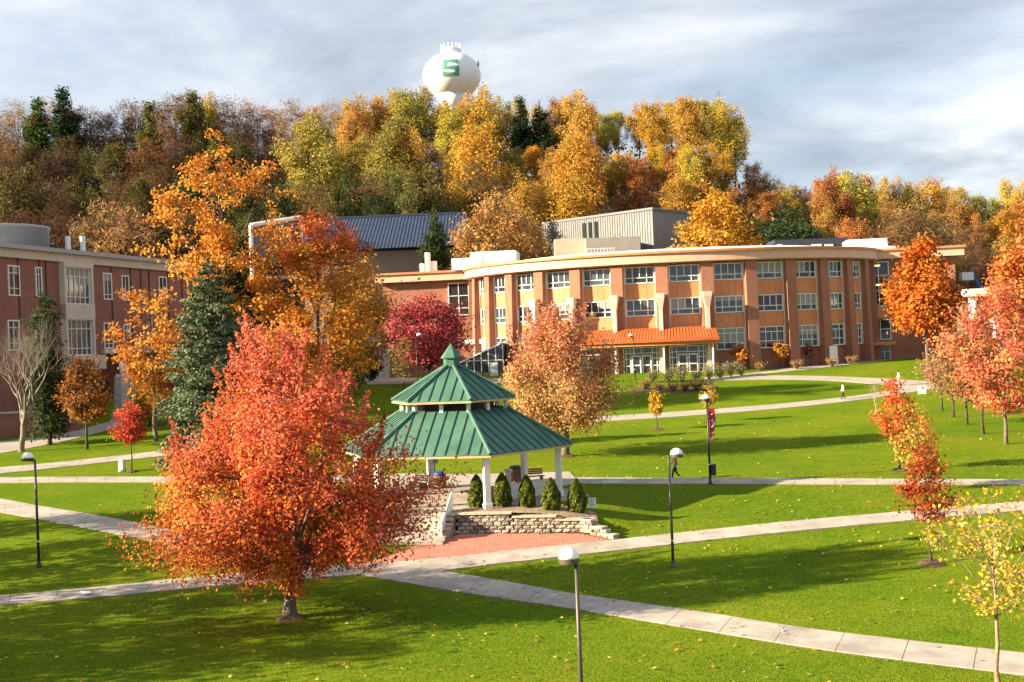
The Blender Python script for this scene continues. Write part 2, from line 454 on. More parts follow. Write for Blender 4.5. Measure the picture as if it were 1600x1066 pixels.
# red paver plaza in front of the retaining wall: sheet of bond-laid pavers
def in_poly(px, py, poly):
    c = False; n = len(poly)
    for i in range(n):
        a = poly[i]; b = poly[i-1]
        if (a[1] > py) != (b[1] > py) and px < (b[0]-a[0])*(py-a[1])/(b[1]-a[1]) + a[0]: c = not c
    return c
plaza_px = [(560,882),(640,856),(697,842),(712,834),(912,830.5),(968,844.5),(850,858),(760,866),(690,874.5),(600,882.5)]
plz = []
for p in plaza_px:
    q = G(*p)
    if q.x > WA.x - 5.4: q.y = min(q.y, wall_y(q.x) - .01)
    plz.append(q)
ppoly = [(p.x, p.y) for p in plz]
x0, x1 = min(p[0] for p in ppoly), max(p[0] for p in ppoly); y0, y1 = min(p[1] for p in ppoly), max(p[1] for p in ppoly)
bed = MB()
bs = 0.5
for i in range(int((x1-x0)/bs)+1):
    for j in range(int((y1-y0)/bs)+1):
        cx, cy = x0+(i+.5)*bs, y0+(j+.5)*bs
        if in_poly(cx, cy, ppoly):
            bed.add([gz(cx-bs/2, cy-bs/2, 0.012), gz(cx+bs/2, cy-bs/2, 0.012), gz(cx+bs/2, cy+bs/2, 0.012), gz(cx-bs/2, cy+bs/2, 0.012)], [(0,1,2,3)])
plaza = struct(bed.build('plaza', mat('paver_bed', (0.22, 0.075, 0.055), 0.95, 0.2, 3)))
pv = MB(); pl_, pw_ = 0.42, 0.21
j = 0; yy = y0
while yy < y1:
    xx = x0 + (pl_/2 if j % 2 else 0) - pl_
    while xx < x1 + pl_:
        if all(in_poly(a, b, ppoly) for a, b in ((xx, yy), (xx+pl_, yy), (xx+pl_, yy+pw_), (xx, yy+pw_))):
            g = 0.008; h = 0.034 + random.uniform(-.003, .003)
            vs = []
            for (a, b) in ((xx+g, yy+g), (xx+pl_-g, yy+g), (xx+pl_-g, yy+pw_-g), (xx+g, yy+pw_-g)):
                vs.append(gz(a, b, 0.0))
            vs += [(q[0], q[1], q[2] + h) for q in vs[:4]]
            pv.add(vs, [(4,5,6,7),(0,1,5,4),(1,2,6,5),(2,3,7,6),(3,0,4,7)])
        xx += pl_
    yy += pw_; j += 1
stuff(pv.build('paver_field', M_paver, plaza))

# ================================================================== buildings
# ------------------------------------------------------------------ curved brick building
YC = 168.0; RX, RY = 26.2, 18.0
bc = P(1045, 480, YC)
ZB = 5.6
hall = thing('academic_building', 'curved three storey brick building with copper panels and peach roof band', 'building', (bc.x, YC, 0), -math.atan2(bc.x, YC))
HA = -math.atan2(bc.x, YC)         # the bow of the front faces the camera's corner of the lawn
def hx(px, py, ly):
    a, b, c = ray(px, py); ca_, sa2 = math.cos(-HA), math.sin(-HA)
    oy = sa2 * -bc.x + ca_ * -YC; dy = sa2 * a + ca_ * b
    t = (ly - oy) / dy
    return ca_ * (a*t - bc.x) - sa2 * (b*t - YC), CZ + c * t
def ell(t, o=0.0):
    p = Vector((RX * math.sin(t), -RY * math.cos(t), 0))
    n = Vector((math.sin(t) / RX, -math.cos(t) / RY, 0)).normalized()
    return p + n * o, n
def arc_band(mb, t0, t1, o0, o1, z0, z1, n=72):
    vs = []; fs = []
    for i in range(n + 1):
        t = t0 + (t1 - t0) * i / n
        a, _ = ell(t, o0); b, _ = ell(t, o1)
        vs += [(a.x, a.y, z0), (b.x, b.y, z0), (b.x, b.y, z1), (a.x, a.y, z1)]
    for i in range(n):
        k = i * 4; q = k + 4
        fs += [(k, q, q+1, k+1), (k+1, q+1, q+2, k+2), (k+2, q+2, q+3, k+3), (k+3, q+3, q, k)]
    fs += [(0,1,2,3), (n*4+3, n*4+2, n*4+1, n*4)]
    return mb.add(vs, fs)
T0, T1 = rad(-86), rad(86)
arc_band(MB(), T0, T1, -1.2, -0.25, ZB - 1, 19.3).build('wall', M_brick, hall)
ZF = 19.2
fa = arc_band(MB(), rad(-90), rad(90), -1.5, 1.25, ZF, ZF + 1.05).build('fascia', M_fascia, hall)
arc_band(MB(), rad(-90), rad(90), -1.4, 1.5, ZF + 1.053, ZF + 1.35).build('coping', M_coping, fa)
arc_band(MB(), rad(-89), rad(89), 0.1, 1.0, ZF - 0.12, ZF - 0.003).build('soffit_band', M_coping, fa)
# low white membrane roof rising toward the middle
rv = []; rfc = []
for i in range(49):
    t = rad(-90) + rad(180) * i / 48
    for r_, z in ((1.0, ZF + 1.3), (0.80, ZF + 1.95), (0.45, ZF + 2.2)):
        rv.append((RX * r_ * math.sin(t), -RY * r_ * math.cos(t), z))
for i in range(48):
    k = i * 3
    rfc += [(k, k+3, k+4, k+1), (k+1, k+4, k+5, k+2)]
rfc.append(tuple(range(2, 147, 3)))
MB().add(rv, rfc).build('roof', M_whiteroof, hall)
BAYS = 14; DT = rad(11.7); TS = rad(-77.6)
ROWS = [(8.45, 11.1), (12.9, 14.95), (16.85, 18.9)]
def local_frame(t):
    p, n = ell(t); tg = Vector((-n.y, n.x, 0)) 
    if tg.x < 0: tg = -tg
    M = Matrix.Identity(4)
    for r_ in range(3): M[r_][0] = tg[r_]; M[r_][1] = -n[r_]; M[r_][2] = (0, 0, 1)[r_]; M[r_][3] = p[r_]
    return M          # local x along the wall, y into the wall
def window(parent, M, w, z0, z1, cols, rows_, glass, fw=0.12, pw=0.095, name='window'):
    """frame with mullions; its glass a sub-part. cols: fractions of mullion lines, rows_: heights of transoms."""
    mb = MB()
    mb.box(-w/2, w/2, -0.10, 0.12, z0, z0+fw, M); mb.box(-w/2, w/2, -0.10, 0.12, z1-fw, z1, M)
    mb.box(-w/2, -w/2+fw, -0.098, 0.118, z0+fw, z1-fw, M); mb.box(w/2-fw, w/2, -0.098, 0.118, z0+fw, z1-fw, M)
    for z in rows_: mb.box(-w/2+fw, w/2-fw, -0.07, 0.10, z-pw/2, z+pw/2, M)
    for c, za, zb in cols:
        mb.box(-w/2+w*c-pw/2, -w/2+w*c+pw/2, -0.066, 0.096, za, zb, M)
    o = mb.build(name, M_frame, parent)
    MB().box(-w/2+0.02, w/2-0.02, 0.02, 0.06, z0+0.02, z1-0.02, M).build('pane', glass, o)
    if name == 'window' and random.random() < .42:
        drop = random.choice((.3, .45, .62, .62)) * (z1 - z0); a0 = random.choice((0, 0, .5)); a1 = random.choice((1, 1, .5 if a0 == 0 else 1))
        MB().box(-w/2+.05+w*a0*.98, -w/2-.05+w*a1, 0.005, 0.017, z1-drop, z1-.04, M).build('blind', mat('blind', (.30,.30,.28), .7, .1, 3), o)
    return o
for i in range(BAYS):
    t = TS + i * DT
    hd = DT * 0.335
    a, _ = ell(t - hd); b, _ = ell(t + hd)
    M = local_frame(t); w = (b - a).length
    M = Matrix.Translation(M.to_3x3() @ Vector((0, 0.15, 0))) @ M
    entry = i in (3, 4, 5, 6, 7)
    for r_, (z0, z1) in enumerate(ROWS):
        if r_ == 0 and i in (5, 6, 7): continue
        h = z1 - z0
        if r_ == 0:
            window(hall, M, w, z0, z1, [(0.28, z0, z1), (0.5, z0+h*.33, z1-h*.25), (0.72, z0, z1)], [z0+h*.33, z1-h*.25], M_glass2 if i % 3 else M_glass)
        else:
            window(hall, M, w, z0, z1, [(0.26, z0, z1), (0.5, z0+h*.34, z1), (0.74, z0, z1)], [z0+h*.34], M_glass2 if (i*5+r_*3) % 4 else M_glass)
    for (z0, z1) in ((ROWS[0][1], ROWS[1][0]), (ROWS[1][1], ROWS[2][0])):
        for k, (c0, c1) in enumerate(((0, .27), (.27, .5), (.5, .73), (.73, 1))):
            MB().box(-w/2+w*c0+.012, -w/2+w*c1-.012, -0.02, 0.1, z0+.03, z1-.03, M).build('panel', M_panel, hall)
    # pale jambs either side of the glazing
    for s in (-1, 1):
        MB().box(s*w/2 - (0.0 if s > 0 else 0.22), s*w/2 + (0.22 if s > 0 else 0.0), -0.22, 0.3, ROWS[0][1] - 2.7, ROWS[2][1]+.25, M).build('jamb', M_pilaster, hall)
for i in range(BAYS + 1):
    t = TS + (i - 0.5) * DT
    M = local_frame(t)
    a, _ = ell(t - DT*0.135); b, _ = ell(t + DT*0.135); w = (b - a).length
    mb = MB()
    # brick pier, a little deeper towards the foot
    vs = [(-w/2, .4, ZB-1), (w/2, .4, ZB-1), (w/2, -1.15, ZB-1), (-w/2, -1.15, ZB-1), (-w/2, .4, ZF-.13), (w/2, .4, ZF-.13), (w/2, -.75, ZF-.13), (-w/2, -.75, ZF-.13)]
    mb.add([M @ Vector(v) for v in vs], [(3,2,1,0)[::-1], (4,5,6,7)[::-1], (0,1,5,4), (1,2,6,5), (2,3,7,6), (3,0,4,7)])
    mb.build('pier', M_brick, hall)
    if 4 <= i <= 8:      # pale flared pilasters at the entrance bays
        ca = -w/2 - 0.0
        vs = []
        for z, d, hw in ((ZB-1, -1.75, .24), (13.6, -1.75, .24), (15.0, -2.05, .5), (15.5, -2.05, .5)):
            vs += [(-hw-.25, -1.0, z), (hw-.25, -1.0, z), (hw-.25, d, z), (-hw-.25, d, z)]
        fs = [(3,2,1,0), (12,13,14,15)]
        for k in range(3):
            for q in range(4): fs.append((k*4+q, k*4+(q+1)%4, k*4+4+(q+1)%4, k*4+4+q))
        MB().add([M @ Vector(v) for v in vs], fs).build('pilaster', M_pilaster, hall)
# copper entrance canopy following the curve, with standing seams
ct0, ct1 = TS + 4.75 * DT, TS + 7.62 * DT
n = 30; vs = []; fs = []
for i in range(n + 1):
    t = ct0 + (ct1 - ct0) * i / n
    for o, z in ((1.2, 11.4), (3.6, 10.0), (3.6, 9.7), (1.2, 9.8)):
        p, _ = ell(t, o); vs.append((p.x, p.y, z))
for i in range(n):
    k = i*4; q = k+4
    for a, b in ((0,1),(1,2),(2,3),(3,0)): fs.append((k+a, k+b, q+b, q+a))
fs += [(0,1,2,3)[::-1], tuple(n*4+c for c in range(4))]
cano = MB().add(vs, fs).build('canopy', M_canopy, hall)
for i in range(0, 45):
    t = ct0 + (ct1 - ct0) * (i + .5) / 45
    a, _ = ell(t, 1.25); b, _ = ell(t, 3.58)
    MB().tube([(a.x, a.y, 11.4), (b.x, b.y, 10.03)], 0.045, 4).build('seam', M_canopy, cano)
arc_band(MB(), ct0, ct1, 1.3, 3.3, 9.3, 9.68, 30).build('canopy_beam', M_coping, cano)
for k in (5, 6, 7):   # glazed entrance bays under the canopy
    t = TS + k * DT
    M = local_frame(t); M = Matrix.Translation(M.to_3x3() @ Vector((0, -1.1, 0))) @ M
    w = 4.4; z0, z1 = ZB + .35, 9.2
    window(hall, M, w, z0, z1, [(.08, z0, z1), (.2, z0, z1), (.5, z1-.9, z1), (.8, z0, z1), (.92, z0, z1)], [z1-.75, z1-1.4, z0+1.0], M_glass, name='storefront')
    for s in (-1, 1):
        mb = MB(); c = s * .62
        mb.box(c-.55, c-.42, -.2, -.12, z0, z0+2.25, M); mb.box(c+.42, c+.55, -.2, -.12, z0, z0+2.25, M)
        for zz_ in (z0, z0+1.0, z0+2.12): mb.box(c-.42, c+.42, -.199, -.121, zz_, zz_+.13, M)
        d = mb.build('door', M_white, hall)
        MB().box(c-.42, c+.42, -.165, -.15, z0+.13, z0+2.12, M).build('pane', M_glass, d)
    p, _ = ell(TS + (k + .5) * DT, 2.9)
    MB().tube([(p.x, p.y, ZB-1), (p.x, p.y, 9.3)], 0.11, 10).build('canopy_post', M_frame, hall)
# flat wings
lx0 = hx(600, 500, -.5)[0]; rx1 = hx(1494, 460, -2.2)[0]
ZW = ZF + .1
wl = MB().box(lx0, -RX+1.6, -0.5, 14, ZB-1, ZW).build('wing_wall', M_brick, hall)
wr = MB().box(RX-1.6, rx1, -2.2, 14, ZB-1, ZW).build('wing_wall', M_brick, hall)
for (a, b, yf) in ((lx0-.9, -RX+1.5, -0.5), (RX-1.5, rx1+1.0, -2.2)):
    f_ = MB().box(a, b, yf-1.0, 14.6, ZW+.003, ZW+1.0).build('fascia', M_fascia, hall)
    MB().box(a-.2, b+.2, yf-1.25, 14.8, ZW+1.003, ZW+1.28).build('coping', M_coping, f_)
Mw = Matrix.Translation((hx(717, 470, -.6)[0], -0.60, 0))
window(hall, Mw, 2.9, 14.4, 18.9, [(.5, 14.4, 18.9)], [15.4, 17.1], M_glass, name='stair_window')
Mw = Matrix.Translation((hx(1372, 470, -2.3)[0], -2.30, 0))
window(hall, Mw, 3.0, 13.2, 19.0, [(.55, 13.2, 19.0)], [15.2, 17.2], M_glass, name='stair_window')
MB().box(-1.45, 1.45, -.1, .1, 11.6, 13.15, Mw).build('panel', M_panel, hall)
window(hall, Mw, 3.0, 8.8, 11.5, [(.55, 8.8, 11.5)], [10.2], M_glass, name='stair_window')
ec = MB().box(-1.9, 1.7, -2.0, .1, 8.15, 8.6, Mw).build('porch_roof', M_coping, hall)
window(hall, Mw, 2.6, ZB, 8.1, [(.3, ZB, 8.1), (.7, ZB, 8.1)], [7.3], M_glass, name='porch_door')
for zz_ in (18.4, 15.9):   # lit fixtures seen through the stair glass
    o = MB().box(-.9, .4, -.125, -.105, zz_, zz_+.16, Mw).build('stair_light', None, hall)
    lm = MATS.get('stair_glow')
    if lm is None:
        lm = bpy.data.materials.new('stair_glow'); lm.use_nodes = True; MATS['stair_glow'] = lm
        bb = lm.node_tree.nodes['Principled BSDF']; bb.inputs['Emission Color'].default_value = (1, .85, .35, 1); bb.inputs['Emission Strength'].default_value = 0.7
        bb.inputs['Base Color'].default_value = (.8, .7, .4, 1)
    o.data.materials.append(lm)
# service door and foundation planting edge on the right
td = TS + 10.5 * DT
M = local_frame(td)
MB().box(-.2, 1.0, -1.35, -1.2, ZB+.2, 8.4, M).build('service_door', M_frame, hall)
# lean-to greenhouse on the left
gr = P(760, 560, 158)
gyf, gyb = -14.0, -6.0
gx0, gx1 = hx(722, 560, gyf)[0], hx(786, 560, gyf)[0]
gh = MB().box(gx0-2.2, gx1, gyf, gyb, ZB-1, ZB+1.1).build('greenhouse_plinth', M_brick, hall)
mb = MB(); zt = 10.3; ze = 6.75
for q in range(9):
    x = gx0-2.2 + (gx1 - gx0+2.2) * q / 8; zz_ = 7.2 + (zt - 7.2) * q / 8
    mb.box(x-.06, x+.06, gyf-.03, gyf+.09, ZB+1.1, zz_)
    mb.box(x-.06, x+.06, gyf, gyb, zz_, zz_+.1)
mb.box(gx0-2.2, gx1+.1, gyf-.05, gyf+.1, 8.2, 8.3)
for yv in (gyf, -12, -9, gyb):
    mb.add([(gx0-2.3, yv-.08, 7.15), (gx0-2.3, yv+.08, 7.15), (gx1+.1, yv+.08, zt+.05), (gx1+.1, yv-.08, zt+.05), (gx0-2.3, yv-.08, 7.35), (gx0-2.3, yv+.08, 7.35), (gx1+.1, yv+.08, zt+.25), (gx1+.1, yv-.08, zt+.25)],
           [(3,2,1,0),(4,5,6,7),(0,1,5,4),(1,2,6,5),(2,3,7,6),(3,0,4,7)])
mb.box(gx0-2.0, gx1+.2, gyb-.3, gyb, zt+.1, zt+.7)
gf = mb.build('greenhouse_frame', M_frame, hall)
MB().add([(gx0-2.2, gyf+.02, ZB+1.1), (gx1, gyf+.02, ZB+1.1), (gx1, gyf+.02, zt), (gx0-2.2, gyf+.02, 7.2), (gx0-2.2, gyb, 7.2), (gx1, gyb, zt), (gx1, gyb, ZB+1.1), (gx0-2.2, gyb, ZB+1.1)],
         [(0,1,2,3), (3,2,5,4), (1,6,5,2), (0,3,4,7)]).build('glazing', M_glass2, gf)
MB().box(-.5, .5, gyf-.1, gyf-.05, ZB+.1, 8.0, Matrix.Translation((gx1-1.2, 0, 0))).build('door', M_frame, hall)
# roof plant on the curved building
def roof_box(x0, x1, y0, y1, Y, zb=None, m=M_whiteroof, d=5.0, name='roof_unit'):
    a = hx(x0, y1, Y - YC); b = hx(x1, y0, Y - YC)
    return MB().box(a[0], b[0], Y - YC, Y - YC + d, zb or ZF + 1.3, b[1]).build(name, m, hall)
roof_box(735, 805, 391, 412, 166); roof_box(706, 750, 402, 420, 165); roof_box(1325, 1386, 372, 395, 166); roof_box(1300, 1404, 384, 395, 165)
pvx, pvz = hx(668, 395, 2)
MB().tube([(pvx, 2, ZW+1), (pvx, 2, pvz)], 0.38, 12).build('vent_stack', M_white, hall)
MB().tube([(pvx-.7, 2, ZW+1), (pvx-.7, 2, ZW+2.6)], 0.45, 12).build('vent_stack', M_white, hall)
MB().tube([(pvx+.7, 2.4, ZW+1), (pvx+.7, 2.4, ZW+2.9)], 0.5, 12).build('vent_stack', M_white, hall)
roof_box(990, 1062, 391, 398, 156, d=3)

# ------------------------------------------------------------------ left brick building
A = P(-90, 560, 118.5); B = P(304, 560, 163)
dvec = Vector((B.x - A.x, B.y - A.y, 0)); LEN = dvec.length; ang = math.atan2(dvec.y, dvec.x)
lb = thing('brick_building', 'long red brick building with tall narrow windows and round roof drum', 'building', (A.x, A.y, 0), ang)
dn = dvec.normalized(); nn_ = Vector((-dn.y, dn.x, 0))   # nn_ points away from the camera side (to the left/back)
def on_wall(x, y, out=0.0):
    a, b, c = ray(x, y)
    o = Vector((A.x, A.y, 0)) - nn_ * out
    t = nn_.dot(o) / nn_.dot(Vector((a, b, 0)))
    q = Vector((a*t, b*t, CZ + c*t))
    return (q - Vector((A.x, A.y, 0))).dot(dn), q.z
s_, ztop = on_wall(0, 381); _, ztop2 = on_wall(300, 411); ZT = (ztop + ztop2) / 2
_, zc0 = on_wall(150, 408)
LB = lambda mb, s0, s1, o0, o1, z0, z1: mb.box(s0, s1, -o1, -o0, z0, z1)
Z0L = 2.0
LB(MB(), -4, LEN, -16, 0, Z0L, ZT-1.35).build('wall', M_brick2, lb)
LB(MB(), -4.3, LEN+.3, -16.3, .35, ZT-1.347, ZT-.45).build('cornice', M_cream, lb)
LB(MB(), -4.8, LEN+.8, -16.8, .9, ZT-.447, ZT).build('eave', mat('eave_metal', (.30,.31,.33), .45, .05, 1, metal=.3), lb)
IDM = Matrix.Identity(4)
def lwin(x0, x1, y0, y1, cols, rows_, name='window', glass=None):
    a, zt_ = on_wall(x0, y0); b, zb_ = on_wall(x1, y1)
    M = Matrix.Translation(((a+b)/2, -.02, 0))
    return window(lb, M, b-a, zb_, zt_, [(c, zb_, zt_) for c in cols], [zb_+(zt_-zb_)*r for r in rows_], glass or M_glass2, 0.14, 0.08, name)
lwin(11, 31, 414, 463, (.5,), (.25,.75)); lwin(54, 66, 417, 465, (.5,), (.25,.75))
lwin(160, 175, 426, 469, (.5,), (.2,)); lwin(189, 202, 430, 470, (.5,), (.2,)); lwin(247, 261, 432, 471, (.5,), (.2,))
lwin(161, 177, 504, 545, (.5,), (.2,)); lwin(192, 204, 507, 543, (.5,), (.2,)); lwin(250, 262, 502, 535, (.5,), (.2,))
lwin(11, 31, 500, 548, (.5,), (.25,.75)); lwin(54, 66, 501, 548, (.5,), (.25,.75))
# projecting stair bay
a, _ = on_wall(94, 420); b, _ = on_wall(133, 420)
_, zt_ = on_wall(115, 419); _, z1_ = on_wall(115, 476); _, z2_ = on_wall(115, 500); _, z3_ = on_wall(115, 556)
for (q0, q1) in ((zt_, ZT-1.36), (z2_, z1_)): LB(MB(), a-.3, b+.5, 0.003, .75, q0, q1).build('bay_panel', M_cream, lb)
for q in (a-.3, b+.1): LB(MB(), q, q+.4, .003, .7, z3_-1, zt_).build('bay_jamb', M_cream, lb)
for (q0, q1) in ((z1_, zt_), (z3_, z2_)):
    window(lb, Matrix.Translation(((a+b)/2+.1, -.35, 0)), b-a, q0, q1, [(c, q0, q1) for c in (.2,.4,.6,.8)], [q0+(q1-q0)*.2, q0+(q1-q0)*.75], M_glass2, .12, .08)
LB(MB(), a-.6, b+1.0, .003, 1.6, z3_-1.6, z3_).build('porch_roof', M_cream, lb)
for x in (29, 62, 72, 138, 142, 174, 204, 220, 233, 262, 284):   # dark recessed joints between brick bays, added as raised dark strips
    s, _ = on_wall(x, 450)
    LB(MB(), s-.09, s+.09, .003, .09, 8, ZT-1.36).build('joint_strip', mat('joint_dark', (.09,.03,.025), .6), lb)
s0_, zl = on_wall(158, 553)
LB(MB(), s0_, LEN+.1, .003, .5, zl, zl+.5).build('ledge', M_cream, lb)
LB(MB(), s0_, LEN-.5, .003, .2, Z0L, zl-.003).build('dark_base', mat('dark_brick', (.10,.028,.022), .85, .2, 2), lb)
# round drum and vents on the roof
dc = P(4, 380, 141)
dl = Vector((dc.x, dc.y, 0)) - Vector((A.x, A.y, 0))
ld = (dl.dot(dn), dl.dot(nn_), 0)
zd = P(40, 349, 137).z
dr = MB().lathe([(5.0, ZT-.4), (5.0, zd-.3), (5.15, zd-.29), (5.15, zd), (4.9, zd+.05)], 40, ld).build('roof_drum', mat('drum_metal', (.34,.36,.38), .5, .08, 1, metal=.2), lb, True)
dr.data.polygons.foreach_set('use_smooth', [len(p_.vertices) == 4 for p_ in dr.data.polygons])
for x in (106, 129):
    s, z = on_wall(x, 372, -3)
    MB().tube([(s, 3, ZT-.2), (s, 3, z+.2)], .3, 12).build('vent_stack', M_white, lb)
# brick terrace wall at its foot
ta = G(-60, 688); tb = G(128, 672)
tw = thing('terrace_wall', 'low brick terrace wall behind the bare tree', 'wall', (ta.x, ta.y, ta.z), math.atan2(tb.y-ta.y, tb.x-ta.x))
tl = math.hypot(tb.x-ta.x, tb.y-ta.y)
MB().box(0, tl, 0, .4, -.6, 2.3).build('wall_face', M_brick2, tw)
MB().box(-.1, tl+.1, -.1, .5, 2.303, 2.5).build('coping', M_stone, tw)
# stone monument with rounded head
mp = P(195, 625, 131)
mz = float(ground(mp.x, 131))
mon = thing('stone_monument', 'grey stone monument with rounded white head before the brick building', 'monument', (mp.x, 131, mz))
kpx = 131 / F
mh = (640 - 572) * kpx
MB().lathe([(1.5, -.3), (1.5, .5), (1.15, .55), (1.0, mh*.93), (.8, mh)], 4).build('plinth', M_stone, mon)
MB().lathe([(.28, mh), (.28, mh+.25), (.42, mh+.3), (.5, mh+.75), (.42, mh+1.2), (.2, mh+1.42), (.02, mh+1.48)], 16).build('head', M_white, mon, True)

# ------------------------------------------------------------------ buildings behind
def at_box(parent, x0, x1, y0, Y0, Y1, m, name, zb=4.0):
    a = P(x0, y0, Y0); b = P(x1, y0, Y0)
    return MB().box(a.x, b.x, Y0, Y1, zb, (a.z + b.z)/2).build(name, m, parent)
gb = thing('metal_clad_building', 'grey metal clad hall rising behind the curved building', 'building', (0, 0, 0))
p1 = P(846, 351, 215); p2 = P(1019, 328, 190); p3 = P(1068, 333, 198)
zt1 = max(p1.z, p2.z)
MB().add([(p1.x, p1.y, 5), (p2.x, p2.y, 5), (p3.x+1, p3.y, 5), (p1.x+6, 226, 5), (p1.x, p1.y, p1.z), (p2.x, p2.y, p2.z), (p3.x+1, p3.y, p2.z), (p1.x+6, 226, p1.z)],
         [(0,1,5,4), (1,2,6,5), (2,3,7,6), (3,0,4,7), (4,5,6,7)]).build('wall', M_zinc, gb)
for k in range(1, 48):    # standing cladding ribs
    q = p1.lerp(p2, k / 48); d_ = (p2 - p1).normalized(); n_ = Vector((d_.y, -d_.x, 0)).normalized()
    o = q + n_ * 0.05
    MB().box(-.03, .03, -.04, .04, 5, q.z - .1, Matrix.Translation((o.x, o.y, 0))).build('rib', M_zinc, gb)
q = p1.lerp(p2, .47); q2 = p1.lerp(p2, .56)
for k in range(3):
    a_ = p1.lerp(p2, .40 + k*.055); b_ = p1.lerp(p2, .43 + k*.055); n_ = Vector(((p2-p1).y, -(p2-p1).x, 0)).normalized()*.12
    MB().add([(a_+n_).to_tuple()[:2] + (a_.z-3.6,), (b_+n_).to_tuple()[:2] + (b_.z-3.6,), (b_+n_).to_tuple()[:2] + (b_.z-.7,), (a_+n_).to_tuple()[:2] + (a_.z-.7,)], [(0,1,2,3)]).build('window', M_glass, gb)
a_ = p2.lerp(p3, .12); b_ = p2.lerp(p3, .98)
MB().add([(a_.x+.05, a_.y-.1, 6), (b_.x+.05, b_.y-.1, 6), (b_.x+.05, b_.y-.1, p2.z-.8), (a_.x+.05, a_.y-.1, p2.z-.8)], [(0,1,2,3)]).build('curtain_wall', M_glass2, gb)
MB().add([(p1.x, p1.y-.3, p1.z), (p2.x, p2.y-.4, p2.z), (p3.x+1.3, p3.y, p2.z), (p1.x+6, 226.3, p1.z), (p1.x, p1.y-.3, p1.z+.35), (p2.x, p2.y-.4, p2.z+.35), (p3.x+1.3, p3.y, p2.z+.35), (p1.x+6, 226.3, p1.z+.35)],
         [(0,1,5,4),(1,2,6,5),(2,3,7,6),(3,0,4,7),(4,5,6,7),(3,2,1,0)]).build('roof_edge', mat('dark_edge', (.16,.17,.18), .5), gb)
tb_ = thing('tan_block', 'flat roofed tan annex in front of the grey metal hall', 'building', (0, 0, 0))
at_box(tb_, 866, 915, 373, 187, 199, M_tan, 'wall'); at_box(tb_, 915.3, 1000, 371, 185, 199, mat('taupe_wall', (.33,.30,.27), .8, .1, .6), 'wing_wall')
mb = MB()
for k in range(10):
    x = 914 + k*5; a_ = P(x, 402, 182); b_ = P(x, 389, 182); mb.box(a_.x-.04, a_.x+.04, 181.96, 182.04, a_.z-2, b_.z)
a_ = P(912, 389, 182); b_ = P(961, 389, 182)
mb.box(a_.x, b_.x, 181.94, 182.06, a_.z-.1, a_.z); mb.box(a_.x, b_.x, 181.94, 182.06, a_.z-.7, a_.z-.62)
mb.build('guard_rail', M_white, tb_)
# arena with long blue roof and white end frame
ar = thing('blue_roof_arena', 'long building with blue metal roof and white framed end', 'building', (0, 0, 0))
e0 = P(470, 388, 196); e1 = P(722, 388, 196); r0 = P(470, 341, 212); r1 = P(722, 337, 212)
zr = (r0.z + r1.z) / 2; ze_ = (e0.z + e1.z)/2
MB().box(e0.x, e1.x, 198, 226, 4, ze_-.3).build('wall', mat('arena_wall', (.24,.20,.17), .8, .1, .5), ar)
rf_ = MB().add([(e0.x-.5, 196, ze_), (e1.x+.5, 196, ze_), (e1.x+.5, 212, zr), (e0.x-.5, 212, zr), (e0.x-.5, 228, ze_), (e1.x+.5, 228, ze_)], [(0,1,2,3), (3,2,5,4)]).build('roof', M_blue, ar)
for k in range(46):
    x = e0.x + (e1.x - e0.x) * k / 45
    MB().tube([(x, 196, ze_+.04), (x, 212, zr+.04)], .07, 4).build('seam', M_blue, rf_)
MB().box(e0.x-.5, e1.x+.5, 211.8, 212.2, zr+.02, zr+.3).build('ridge_cap', M_blue, rf_)
for x in (712, 845):
    pass
f0 = P(392, 352, 186); f1 = P(470, 340, 196)
MB().tube([f0, f1], .34, 6).build('frame_beam', M_white, ar)
MB().tube([P(394, 440, 186), f0], .32, 8).build('frame_post', M_white, ar)
MB().tube([P(471, 440, 196), f1], .32, 8).build('frame_post', M_white, ar)
g0 = P(392, 436, 186); g1 = P(470, 432, 196)
MB().tube([g0, g1], .3, 6).build('frame_beam', M_white, ar)
MB().add([(f0.x+.3, f0.y+.6, 5), (f1.x, f1.y+.6, 5), (f1.x, f1.y+.6, f1.z-.4), (f0.x+.3, f0.y+.6, f0.z-.4)], [(0,1,2,3)]).build('end_glazing', M_glass, ar)
MB().add([f0.to_tuple(), f1.to_tuple(), (r0.x, 212, zr), (f0.x, 212, zr)], [(0,1,2,3)]).build('end_roof', M_whiteroof, ar)
db = thing('dark_block', 'low dark navy building behind the right end of the roof', 'building', (0, 0, 0))
at_box(db, 1210, 1325, 373, 200, 212, M_navy, 'wall')
for x0, x1 in ((1214,1222), (1268,1284), (1288,1302)):
    a_ = P(x0, 382, 199.9); b_ = P(x1, 390, 199.9)
    MB().box(a_.x, b_.x, 199.8, 199.95, b_.z, a_.z).build('window', M_frame, db)
# white colonnade at the right
cw = thing('white_colonnade', 'white beam on round columns behind the pink maples', 'colonnade', (0, 0, 0))
c0 = P(1506, 452, 150); c1 = P(1680, 447, 150)
MB().box(c0.x, c1.x, 149.5, 153.5, c0.z-.9, c0.z).build('beam', M_white, cw)
for x in (1520, 1553, 1586, 1619):
    q = P(x, 480, 150.4); MB().tube([(q.x, 150.4, 4), (q.x, 150.4, c0.z-.9)], .48, 14).build('column', M_white, cw, True)
MB().box(c0.x+.8, c1.x, 153, 160, 4, c0.z-.93).build('back_wall', mat('dark_wall', (.2,.17,.15), .8), cw)  # plain dark brown wall closing the back
